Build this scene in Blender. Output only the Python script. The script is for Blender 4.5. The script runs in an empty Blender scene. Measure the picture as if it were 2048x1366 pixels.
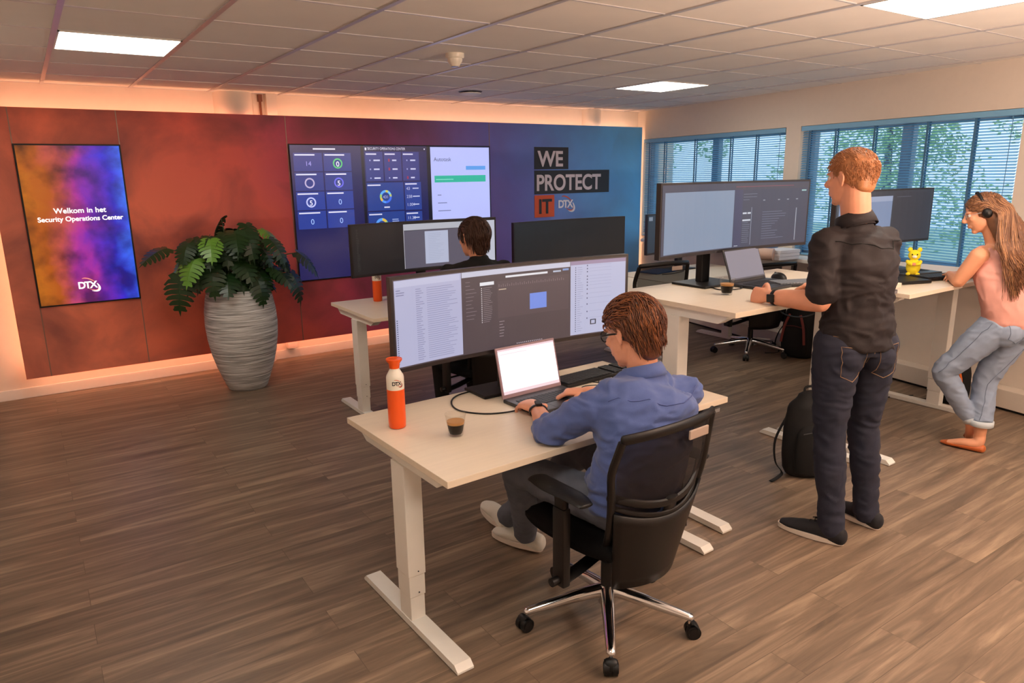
import bpy, bmesh, math, random
from mathutils import Vector, Matrix, noise, Quaternion
from mathutils.bvhtree import BVHTree
V = Vector
PI = math.pi
random.seed(7)
scn = bpy.context.scene
col = scn.collection

# ---------------------------------------------------------------- camera
cam = bpy.data.objects.new('camera', bpy.data.cameras.new('camera'))
col.objects.link(cam)
cam.matrix_world = Matrix(((0.8267611, 0.1410881, -0.5445734, 0.0),
                           (-0.5623738, 0.1828433, -0.8064143, 0.0),
                           (-0.0142039, 0.9729659, 0.2305120, 1.72),
                           (0, 0, 0, 1)))
cam.data.sensor_width = 36
cam.data.lens = 24.88
cam.data.clip_start = 0.05
scn.camera = cam

# ---------------------------------------------------------------- world, light, exposure
scn.view_settings.view_transform = 'Standard'
scn.view_settings.look = 'None'
scn.view_settings.exposure = 0.0
scn.view_settings.gamma = 1.0
world = bpy.data.worlds.new('world')
scn.world = world
world.use_nodes = True
wn = world.node_tree
wn.nodes['Background'].inputs[0].default_value = (0.62, 0.82, 0.98, 1)
wn.nodes['Background'].inputs[1].default_value = 1.9
LAMP = 15.0          # ceiling panel emission
LED = 15.0           # strip behind the media wall
# added fill light: unseen lamp aimed at the ceiling to brighten the room
fl = bpy.data.lights.new('ceiling_fill_light', 'AREA'); fl.shape = 'DISK'; fl.size = 0.35; fl.energy = 210; fl.color = (1.0, 0.72, 0.56)
fo = bpy.data.objects.new('ceiling_fill_light', fl); col.objects.link(fo); fo.location = (3.1, -0.5, 1.45); fo.rotation_euler = (math.radians(165), 0, math.radians(-35))


def lin(c):
    return tuple((x / 255 / 12.92) if x / 255 <= 0.04045 else ((x / 255 + 0.055) / 1.055) ** 2.4 for x in c)


# ---------------------------------------------------------------- materials
def mat(name, rgb, rough=0.6, metal=0.0, noise_amt=0.0, nscale=20.0, bump=0.0, bscale=200.0, spec=0.5, stretch=None,
        alpha=1.0, emit=None, estr=0.0, sheen=0.0):
    m = bpy.data.materials.new(name)
    m.use_nodes = True
    nt = m.node_tree
    b = nt.nodes['Principled BSDF']
    c = lin(rgb)
    b.inputs['Base Color'].default_value = (*c, 1)
    b.inputs['Roughness'].default_value = rough
    b.inputs['Metallic'].default_value = metal
    b.inputs['Specular IOR Level'].default_value = spec
    b.inputs['Alpha'].default_value = alpha
    if sheen:
        b.inputs['Sheen Weight'].default_value = sheen
    if emit:
        b.inputs['Emission Color'].default_value = (*lin(emit), 1)
        b.inputs['Emission Strength'].default_value = estr
    tc = nt.nodes.new('ShaderNodeTexCoord')
    mp = nt.nodes.new('ShaderNodeMapping')
    nt.links.new(tc.outputs['Object'], mp.inputs['Vector'])
    if stretch:
        mp.inputs['Scale'].default_value = stretch
    n = nt.nodes.new('ShaderNodeTexNoise')
    n.inputs['Scale'].default_value = nscale
    n.inputs['Detail'].default_value = 4
    nt.links.new(mp.outputs[0], n.inputs['Vector'])
    mx = nt.nodes.new('ShaderNodeMix')
    mx.data_type = 'RGBA'
    k = max(noise_amt, 0.03)
    mx.inputs['A'].default_value = (*[max(0, x * (1 - k)) for x in c], 1)
    mx.inputs['B'].default_value = (*[min(1, x * (1 + k)) for x in c], 1)
    nt.links.new(n.outputs['Fac'], mx.inputs['Factor'])
    nt.links.new(mx.outputs['Result'], b.inputs['Base Color'])
    if bump:
        n2 = nt.nodes.new('ShaderNodeTexNoise')
        n2.inputs['Scale'].default_value = bscale
        n2.inputs['Detail'].default_value = 3
        nt.links.new(mp.outputs[0], n2.inputs['Vector'])
        bp = nt.nodes.new('ShaderNodeBump')
        bp.inputs['Strength'].default_value = bump
        bp.inputs['Distance'].default_value = 0.01
        nt.links.new(n2.outputs['Fac'], bp.inputs['Height'])
        nt.links.new(bp.outputs['Normal'], b.inputs['Normal'])
    return m


def emat(name, rgb, s):
    m = bpy.data.materials.new(name)
    m.use_nodes = True
    nt = m.node_tree
    b = nt.nodes['Principled BSDF']
    b.inputs['Base Color'].default_value = (.8, .8, .8, 1)
    b.inputs['Emission Color'].default_value = (*lin(rgb), 1)
    b.inputs['Emission Strength'].default_value = s
    return m


M = {}
M['wall'] = mat('white_paint', (226, 214, 200), 0.8, bump=0.05, bscale=300)
M['ceil'] = mat('ceiling_tile', (236, 230, 222), 0.9, noise_amt=0.06, nscale=3, bump=0.1, bscale=400)
M['grid'] = mat('ceiling_profile', (205, 200, 200), 0.35, metal=0.3)
M['desk'] = mat('pale_wood', (230, 214, 192), 0.42, noise_amt=0.07, nscale=5, stretch=(1.2, 14, 14))
M['white'] = mat('white_metal', (238, 234, 226), 0.4)
M['black'] = mat('black_plastic', (14, 13, 14), 0.45, bump=0.02, spec=.4)
M['dark'] = mat('dark_grey_plastic', (42, 41, 44), 0.4)
M['key'] = mat('key_black', (30, 30, 34), 0.55)
M['keygrey'] = mat('key_grey', (120, 124, 130), 0.5)
M['chrome'] = mat('polished_aluminium', (225, 225, 228), 0.12, metal=1.0)
M['alu'] = mat('grey_aluminium', (170, 172, 176), 0.35, metal=0.8)
M['orange'] = mat('orange_steel', (240, 88, 16), 0.35)
M['cream'] = mat('cream_plastic', (238, 230, 214), 0.35)
M['pot'] = None
M['leaf'] = mat('monstera_leaf', (26, 54, 20), 0.35, noise_amt=0.4, nscale=9)
M['leafl'] = mat('young_leaf', (92, 138, 46), 0.35, noise_amt=0.3, nscale=12)
M['stem'] = mat('plant_stem', (56, 78, 38), 0.5)
M['soil'] = mat('potting_soil', (42, 32, 26), 0.95, noise_amt=0.5, bump=0.6, bscale=80)
M['chairblack'] = mat('chair_black_plastic', (17, 13, 12), 0.42, bump=0.02, spec=.35)
M['fabric'] = mat('black_seat_fabric', (12, 11, 12), 0.95, bump=0.2, bscale=600, spec=.15)
M['tag'] = mat('grey_back_plate', (176, 156, 142), 0.35)
M['skin'] = mat('skin', (226, 158, 126), 0.5, noise_amt=0.07, nscale=30, bump=0.03, bscale=250)
M['skinw'] = mat('skin_light', (224, 158, 122), 0.5, noise_amt=0.06, nscale=30)
M['blue'] = mat('blue_cotton', (76, 94, 150), 0.85, noise_amt=0.10, nscale=70, bump=0.15, bscale=500, sheen=0.2)
M['maroon'] = mat('black_cotton_shirt', (27, 17, 20), 0.75, noise_amt=0.15, nscale=60, bump=0.12, bscale=400)
M['navy'] = mat('dark_denim', (35, 38, 55), 0.85, noise_amt=0.35, nscale=14, bump=0.2, bscale=500)
M['greyj'] = mat('grey_trousers', (92, 96, 108), 0.85, noise_amt=0.2, nscale=20, bump=0.2, bscale=500)
M['denim'] = mat('light_denim', (142, 156, 178), 0.85, noise_amt=0.16, nscale=16, bump=0.2, bscale=500)
M['denimcuff'] = mat('denim_reverse', (196, 204, 210), 0.9, bump=0.2, bscale=500)
M['pink'] = mat('pink_cotton', (226, 164, 150), 0.85, noise_amt=0.06, nscale=40, bump=0.1, bscale=500)
M['blackcloth'] = mat('black_cloth', (9, 8, 9), 0.9, bump=0.15, bscale=400)
M['hairred'] = mat('auburn_hair', (98, 54, 32), 0.42, noise_amt=0.45, nscale=60)
M['hairredl'] = mat('auburn_hair_light', (150, 88, 50), 0.4, noise_amt=0.3, nscale=60)
M['hairblond'] = mat('ginger_blond_hair', (170, 112, 70), 0.5, noise_amt=0.35, nscale=120)
M['hairbrown'] = mat('dark_brown_hair', (74, 46, 34), 0.45, noise_amt=0.4, nscale=60)
M['hairlong'] = mat('long_brown_hair', (112, 74, 50), 0.42, noise_amt=0.4, nscale=40)
M['hairlongl'] = mat('long_hair_highlights', (170, 122, 84), 0.4, noise_amt=0.3, nscale=40)
M['shoewhite'] = mat('white_shoe', (226, 222, 212), 0.6, bump=0.1)
M['tan'] = mat('tan_leather', (188, 96, 44), 0.45, noise_amt=0.15)
M['shoeblack'] = mat('black_canvas', (26, 26, 32), 0.8, bump=0.1)
M['rubber'] = mat('white_rubber_sole', (222, 208, 196), 0.6)
M['coffee'] = mat('black_coffee', (14, 5, 3), 0.4, spec=.15)
M['crema'] = mat('coffee_crema', (190, 138, 78), 0.5, noise_amt=0.15, nscale=200)
M['pack'] = mat('black_nylon', (9, 8, 10), 0.8, bump=0.1, bscale=500)
M['packo'] = mat('orange_trim', (226, 110, 30), 0.7)
M['yellow'] = mat('yellow_plush', (244, 222, 40), 0.9, bump=0.3, bscale=300)
M['rose'] = mat('pink_plush', (222, 140, 110), 0.9)
M['red'] = mat('red_plush', (214, 60, 28), 0.9)
M['thread'] = mat('tan_stitching', (150, 118, 88), 0.8)
M['threadg'] = mat('grey_stitching', (96, 108, 128), 0.8)
M['paper'] = mat('white_paper', (226, 228, 236), 0.8)
M['bluepl'] = mat('blue_folder', (44, 96, 160), 0.5)
M['alum_seam'] = mat('grey_seam', (150, 120, 104), 0.4, metal=0.4)
M['signdark'] = mat('charcoal_print', (44, 42, 48), 0.6)
M['signlight'] = mat('pale_print', (214, 200, 208), 0.6)
M['signorange'] = mat('orange_print', (206, 84, 46), 0.6)
M['logowhite'] = mat('logo_white', (230, 228, 240), 0.6)
M['bluepaint'] = mat('blind_blue', (128, 184, 222), 0.5)
M['blindtape'] = mat('blind_cord', (70, 116, 152), 0.7)
M['frame'] = mat('window_frame_blue_grey', (150, 170, 196), 0.45)
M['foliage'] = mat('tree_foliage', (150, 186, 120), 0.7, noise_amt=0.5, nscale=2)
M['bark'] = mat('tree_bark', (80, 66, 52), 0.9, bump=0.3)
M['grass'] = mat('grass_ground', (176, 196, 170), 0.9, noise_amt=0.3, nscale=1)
M['lens'] = mat('clear_lens', (230, 230, 235), 0.05, alpha=0.25)
M['lamp'] = emat('lamp_diffuser', (255, 249, 236), LAMP)
M['led'] = emat('orange_led', (255, 184, 142), LED)
M['lamp']['note'] = 0


def panel_mat():
    m = bpy.data.materials.new('printed_smoke_panel')
    m.use_nodes = True
    nt = m.node_tree
    b = nt.nodes['Principled BSDF']
    b.inputs['Roughness'].default_value = 0.55
    tc = nt.nodes.new('ShaderNodeTexCoord')
    sx = nt.nodes.new('ShaderNodeSeparateXYZ')
    nt.links.new(tc.outputs['Object'], sx.inputs[0])
    n0 = nt.nodes.new('ShaderNodeTexNoise')
    n0.inputs['Scale'].default_value = 1.1
    n0.inputs['Detail'].default_value = 3
    nt.links.new(tc.outputs['Object'], n0.inputs['Vector'])
    # x + noise -> ramp
    ma = nt.nodes.new('ShaderNodeMath'); ma.operation = 'MULTIPLY_ADD'
    ma.inputs[1].default_value = 0.9
    ma.inputs[2].default_value = -0.45
    nt.links.new(n0.outputs['Fac'], ma.inputs[0])
    ad = nt.nodes.new('ShaderNodeMath'); ad.operation = 'ADD'
    nt.links.new(sx.outputs['X'], ad.inputs[0]); nt.links.new(ma.outputs[0], ad.inputs[1])
    # lower part of the print is further towards red/purple
    zz = nt.nodes.new('ShaderNodeMath'); zz.operation = 'MULTIPLY_ADD'
    zz.inputs[1].default_value = 0.32; nt.links.new(sx.outputs['Z'], zz.inputs[0]); nt.links.new(ad.outputs[0], zz.inputs[2])
    mr = nt.nodes.new('ShaderNodeMapRange')
    mr.inputs['From Min'].default_value = 0.1; mr.inputs['From Max'].default_value = 6.9
    nt.links.new(zz.outputs[0], mr.inputs['Value'])
    cr = nt.nodes.new('ShaderNodeValToRGB')
    els = cr.color_ramp.elements
    stops = [(0.0, (255, 146, 112)), (0.14, (248, 124, 90)), (0.30, (234, 98, 84)), (0.40, (210, 78, 108)), (0.52, (164, 72, 128)),
             (0.62, (126, 86, 160)), (0.72, (104, 106, 192)), (0.84, (98, 142, 212)), (1.0, (108, 190, 246))]
    els[0].position = 0; els[0].color = (*lin(stops[0][1]), 1)
    els[1].position = 1; els[1].color = (*lin(stops[-1][1]), 1)
    for p, c in stops[1:-1]:
        e = els.new(p); e.color = (*lin(c), 1)
    nt.links.new(mr.outputs[0], cr.inputs['Fac'])
    n1 = nt.nodes.new('ShaderNodeTexNoise')
    n1.inputs['Scale'].default_value = 1.5; n1.inputs['Detail'].default_value = 7; n1.inputs['Distortion'].default_value = 0.5
    mp = nt.nodes.new('ShaderNodeMapping'); mp.inputs['Location'].default_value = (3.1, 0, 1.3)
    nt.links.new(tc.outputs['Object'], mp.inputs['Vector']); nt.links.new(mp.outputs[0], n1.inputs['Vector'])
    r2 = nt.nodes.new('ShaderNodeValToRGB')
    r2.color_ramp.elements[0].position = 0.40; r2.color_ramp.elements[0].color = (0, 0, 0, 1)
    r2.color_ramp.elements[1].position = 0.72; r2.color_ramp.elements[1].color = (1, 1, 1, 1)
    nt.links.new(n1.outputs['Fac'], r2.inputs['Fac'])
    # fewer dark clouds towards the blue end
    mr2 = nt.nodes.new('ShaderNodeMapRange')
    mr2.inputs['From Min'].default_value = 2.2; mr2.inputs['From Max'].default_value = 4.6
    mr2.inputs['To Min'].default_value = 0.85; mr2.inputs['To Max'].default_value = 0.25
    nt.links.new(sx.outputs['X'], mr2.inputs['Value'])
    mu = nt.nodes.new('ShaderNodeMath'); mu.operation = 'MULTIPLY'
    nt.links.new(r2.outputs['Color'], mu.inputs[0]); nt.links.new(mr2.outputs[0], mu.inputs[1])
    mx = nt.nodes.new('ShaderNodeMix'); mx.data_type = 'RGBA'
    nt.links.new(mu.outputs[0], mx.inputs['Factor'])
    nt.links.new(cr.outputs['Color'], mx.inputs['A'])
    mx.inputs['B'].default_value = (*lin((100, 56, 60)), 1)
    nt.links.new(mx.outputs['Result'], b.inputs['Base Color'])
    return m


def floor_mat():
    m = bpy.data.materials.new('wood_look_planks')
    m.use_nodes = True
    nt = m.node_tree
    b = nt.nodes['Principled BSDF']
    b.inputs['Roughness'].default_value = 0.42
    b.inputs['Specular IOR Level'].default_value = 0.4
    tc = nt.nodes.new('ShaderNodeTexCoord')
    br = nt.nodes.new('ShaderNodeTexBrick')
    br.offset = 0.37; br.offset_frequency = 2
    br.inputs['Scale'].default_value = 1.0
    br.inputs['Brick Width'].default_value = 1.25
    br.inputs['Row Height'].default_value = 0.15
    br.inputs['Mortar Size'].default_value = 0.0012
    br.inputs['Mortar Smooth'].default_value = 0.3
    br.inputs['Color1'].default_value = (0.25, 0.25, 0.25, 1)
    br.inputs['Color2'].default_value = (0.75, 0.75, 0.75, 1)
    br.inputs['Mortar'].default_value = (0.1, 0.1, 0.1, 1)
    nt.links.new(tc.outputs['Object'], br.inputs['Vector'])
    mp = nt.nodes.new('ShaderNodeMapping'); mp.inputs['Scale'].default_value = (0.85, 11.0, 1)
    nt.links.new(tc.outputs['Object'], mp.inputs['Vector'])
    # shift grain per plank
    av = nt.nodes.new('ShaderNodeVectorMath'); av.operation = 'MULTIPLY_ADD'
    av.inputs[1].default_value = (9, 7, 5)
    nt.links.new(br.outputs['Color'], av.inputs[0]); nt.links.new(mp.outputs[0], av.inputs[2])
    n = nt.nodes.new('ShaderNodeTexNoise'); n.inputs['Scale'].default_value = 1.6; n.inputs['Detail'].default_value = 8
    n.inputs['Roughness'].default_value = 0.62; n.inputs['Distortion'].default_value = 0.8
    nt.links.new(av.outputs[0], n.inputs['Vector'])
    cr = nt.nodes.new('ShaderNodeValToRGB')
    e = cr.color_ramp.elements
    e[0].position = 0.30; e[0].color = (*lin((92, 78, 65)), 1)
    e[1].position = 0.72; e[1].color = (*lin((162, 139, 116)), 1)
    x = e.new(0.5); x.color = (*lin((122, 103, 86)), 1)
    nt.links.new(n.outputs['Fac'], cr.inputs['Fac'])
    mx = nt.nodes.new('ShaderNodeMix'); mx.data_type = 'RGBA'; mx.blend_type = 'OVERLAY'
    mx.inputs['Factor'].default_value = 0.2
    nt.links.new(cr.outputs['Color'], mx.inputs['A']); nt.links.new(br.outputs['Color'], mx.inputs['B'])
    mm = nt.nodes.new('ShaderNodeMix'); mm.data_type = 'RGBA'; mm.blend_type = 'MULTIPLY'
    mm.inputs['B'].default_value = (0.66, 0.63, 0.6, 1)
    nt.links.new(br.outputs['Fac'], mm.inputs['Factor']); nt.links.new(mx.outputs['Result'], mm.inputs['A'])
    nt.links.new(mm.outputs['Result'], b.inputs['Base Color'])
    bp = nt.nodes.new('ShaderNodeBump'); bp.inputs['Strength'].default_value = 0.08; bp.inputs['Distance'].default_value = 0.004
    nt.links.new(n.outputs['Fac'], bp.inputs['Height']); nt.links.new(bp.outputs[0], b.inputs['Normal'])
    return m


def pot_mat():
    m = bpy.data.materials.new('ribbed_grey_stone')
    m.use_nodes = True
    nt = m.node_tree
    b = nt.nodes['Principled BSDF']; b.inputs['Roughness'].default_value = 0.8
    tc = nt.nodes.new('ShaderNodeTexCoord')
    mp = nt.nodes.new('ShaderNodeMapping'); mp.inputs['Scale'].default_value = (2.2, 2.2, 60)
    nt.links.new(tc.outputs['Object'], mp.inputs['Vector'])
    n = nt.nodes.new('ShaderNodeTexNoise'); n.inputs['Scale'].default_value = 1.6; n.inputs['Detail'].default_value = 5
    n.inputs['Distortion'].default_value = 0.4
    nt.links.new(mp.outputs[0], n.inputs['Vector'])
    cr = nt.nodes.new('ShaderNodeValToRGB'); e = cr.color_ramp.elements
    e[0].position = .34; e[0].color = (*lin((140, 138, 136)), 1); e[1].position = .66; e[1].color = (*lin((232, 232, 230)), 1)
    nt.links.new(n.outputs['Fac'], cr.inputs['Fac']); nt.links.new(cr.outputs[0], b.inputs['Base Color'])
    bp = nt.nodes.new('ShaderNodeBump'); bp.inputs['Strength'].default_value = 0.9; bp.inputs['Distance'].default_value = 0.012
    nt.links.new(n.outputs['Fac'], bp.inputs['Height']); nt.links.new(bp.outputs[0], b.inputs['Normal'])
    return m


def screen_mat():
    m = bpy.data.materials.new('lit_screen')
    m.use_nodes = True
    nt = m.node_tree
    b = nt.nodes['Principled BSDF']
    b.inputs['Base Color'].default_value = (0.02, 0.02, 0.02, 1)
    b.inputs['Roughness'].default_value = 0.32
    at = nt.nodes.new('ShaderNodeAttribute'); at.attribute_name = 'col'
    nt.links.new(at.outputs['Color'], b.inputs['Emission Color'])
    b.inputs['Emission Strength'].default_value = 1.0
    return m


def smoke_screen_mat():
    m = bpy.data.materials.new('smoke_wallpaper_screen')
    m.use_nodes = True
    nt = m.node_tree
    b = nt.nodes['Principled BSDF']
    b.inputs['Base Color'].default_value = (0.01, 0.01, 0.01, 1)
    b.inputs['Roughness'].default_value = 0.3
    tc = nt.nodes.new('ShaderNodeTexCoord')
    n = nt.nodes.new('ShaderNodeTexNoise'); n.inputs['Scale'].default_value = 2.6; n.inputs['Detail'].default_value = 7
    n.inputs['Distortion'].default_value = 0.8
    nt.links.new(tc.outputs['Object'], n.inputs['Vector'])
    sx = nt.nodes.new('ShaderNodeSeparateXYZ'); nt.links.new(tc.outputs['Object'], sx.inputs[0])
    mr = nt.nodes.new('ShaderNodeMapRange'); mr.inputs['From Min'].default_value = -0.36; mr.inputs['From Max'].default_value = 0.36
    nt.links.new(sx.outputs['X'], mr.inputs['Value'])
    ma = nt.nodes.new('ShaderNodeMath'); ma.operation = 'MULTIPLY_ADD'; ma.inputs[1].default_value = 0.55
    ma.inputs[2].default_value = -0.275; nt.links.new(n.outputs['Fac'], ma.inputs[0])
    ad = nt.nodes.new('ShaderNodeMath'); ad.operation = 'ADD'
    nt.links.new(mr.outputs[0], ad.inputs[0]); nt.links.new(ma.outputs[0], ad.inputs[1])
    cr = nt.nodes.new('ShaderNodeValToRGB'); e = cr.color_ramp.elements
    e[0].position = 0.0; e[0].color = (*lin((190, 104, 20)), 1)
    e[1].position = 1.0; e[1].color = (*lin((56, 120, 255)), 1)
    for p, c in ((0.2, (178, 84, 22)), (0.33, (196, 78, 74)), (0.5, (178, 44, 150)), (0.65, (110, 30, 176)), (0.82, (48, 40, 210))):
        q = e.new(p); q.color = (*lin(c), 1)
    nt.links.new(ad.outputs[0], cr.inputs['Fac'])
    n2 = nt.nodes.new('ShaderNodeTexNoise'); n2.inputs['Scale'].default_value = 4.5; n2.inputs['Detail'].default_value = 6
    mp = nt.nodes.new('ShaderNodeMapping'); mp.inputs['Location'].default_value = (5, 2, 1)
    nt.links.new(tc.outputs['Object'], mp.inputs[0]); nt.links.new(mp.outputs[0], n2.inputs['Vector'])
    r2 = nt.nodes.new('ShaderNodeValToRGB'); r2.color_ramp.elements[0].position = .36; r2.color_ramp.elements[1].position = .58
    r2.color_ramp.elements[0].color = (.22, .2, .35, 1)
    nt.links.new(n2.outputs['Fac'], r2.inputs['Fac'])
    mx = nt.nodes.new('ShaderNodeMix'); mx.data_type = 'RGBA'; mx.blend_type = 'MULTIPLY'; mx.inputs['Factor'].default_value = 1
    nt.links.new(cr.outputs[0], mx.inputs['A']); nt.links.new(r2.outputs[0], mx.inputs['B'])
    nt.links.new(mx.outputs['Result'], b.inputs['Emission Color'])
    b.inputs['Emission Strength'].default_value = 1.0
    return m


def glass_mat(name, tint=(1, 1, 1), gloss=0.08, k=0.6):
    m = bpy.data.materials.new(name)
    m.use_nodes = True
    nt = m.node_tree
    nt.nodes.remove(nt.nodes['Principled BSDF'])
    o = nt.nodes['Material Output']
    t = nt.nodes.new('ShaderNodeBsdfTransparent'); t.inputs[0].default_value = (*tint, 1)
    g = nt.nodes.new('ShaderNodeBsdfGlossy'); g.inputs['Roughness'].default_value = 0.03
    lw = nt.nodes.new('ShaderNodeLayerWeight'); lw.inputs[0].default_value = 0.35
    mu = nt.nodes.new('ShaderNodeMath'); mu.operation = 'MULTIPLY_ADD'; mu.inputs[1].default_value = k; mu.inputs[2].default_value = gloss
    nt.links.new(lw.outputs['Facing'], mu.inputs[0])
    mx = nt.nodes.new('ShaderNodeMixShader')
    nt.links.new(mu.outputs[0], mx.inputs[0]); nt.links.new(t.outputs[0], mx.inputs[1]); nt.links.new(g.outputs[0], mx.inputs[2])
    nt.links.new(mx.outputs[0], o.inputs['Surface'])
    return m


def mesh_fabric_mat():
    m = mat('chair_mesh_fabric', (26, 19, 18), 0.8, spec=.3)
    nt = m.node_tree
    b = nt.nodes['Principled BSDF']
    b.inputs['Alpha'].default_value = 0.86
    return m


def slat_mat():
    m = mat('blind_slat', (132, 184, 222), 0.45)
    nt = m.node_tree
    b = nt.nodes['Principled BSDF']; o = nt.nodes['Material Output']
    tl = nt.nodes.new('ShaderNodeBsdfTranslucent'); tl.inputs[0].default_value = (*lin((140, 194, 234)), 1)
    mx = nt.nodes.new('ShaderNodeMixShader'); mx.inputs[0].default_value = 0.6
    nt.links.new(b.outputs[0], mx.inputs[1]); nt.links.new(tl.outputs[0], mx.inputs[2])
    # finely perforated slats let part of the view through
    tr = nt.nodes.new('ShaderNodeBsdfTransparent'); tr.inputs[0].default_value = (.55, .80, 1, 1)
    m2 = nt.nodes.new('ShaderNodeMixShader'); m2.inputs[0].default_value = .30
    nt.links.new(mx.outputs[0], m2.inputs[1]); nt.links.new(tr.outputs[0], m2.inputs[2]); nt.links.new(m2.outputs[0], o.inputs['Surface'])
    return m


M['slat'] = slat_mat()
M['panel'] = panel_mat()
M['floor'] = floor_mat()
M['pot'] = pot_mat()
M['screen'] = screen_mat()
M['smokescreen'] = smoke_screen_mat()
M['wallscreen'] = screen_mat()
M['wallscreen'].name = 'glossy_lit_screen'
M['wallscreen'].node_tree.nodes['Principled BSDF'].inputs['Roughness'].default_value = 0.2
M['wallscreen'].node_tree.nodes['Principled BSDF'].inputs['Specular IOR Level'].default_value = 1.0
M['glass'] = glass_mat('window_glass')
M['cupglass'] = glass_mat('cup_glass', (0.97, 0.97, 0.96), 0.0, 0.13)
M['netting'] = mesh_fabric_mat()


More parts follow.
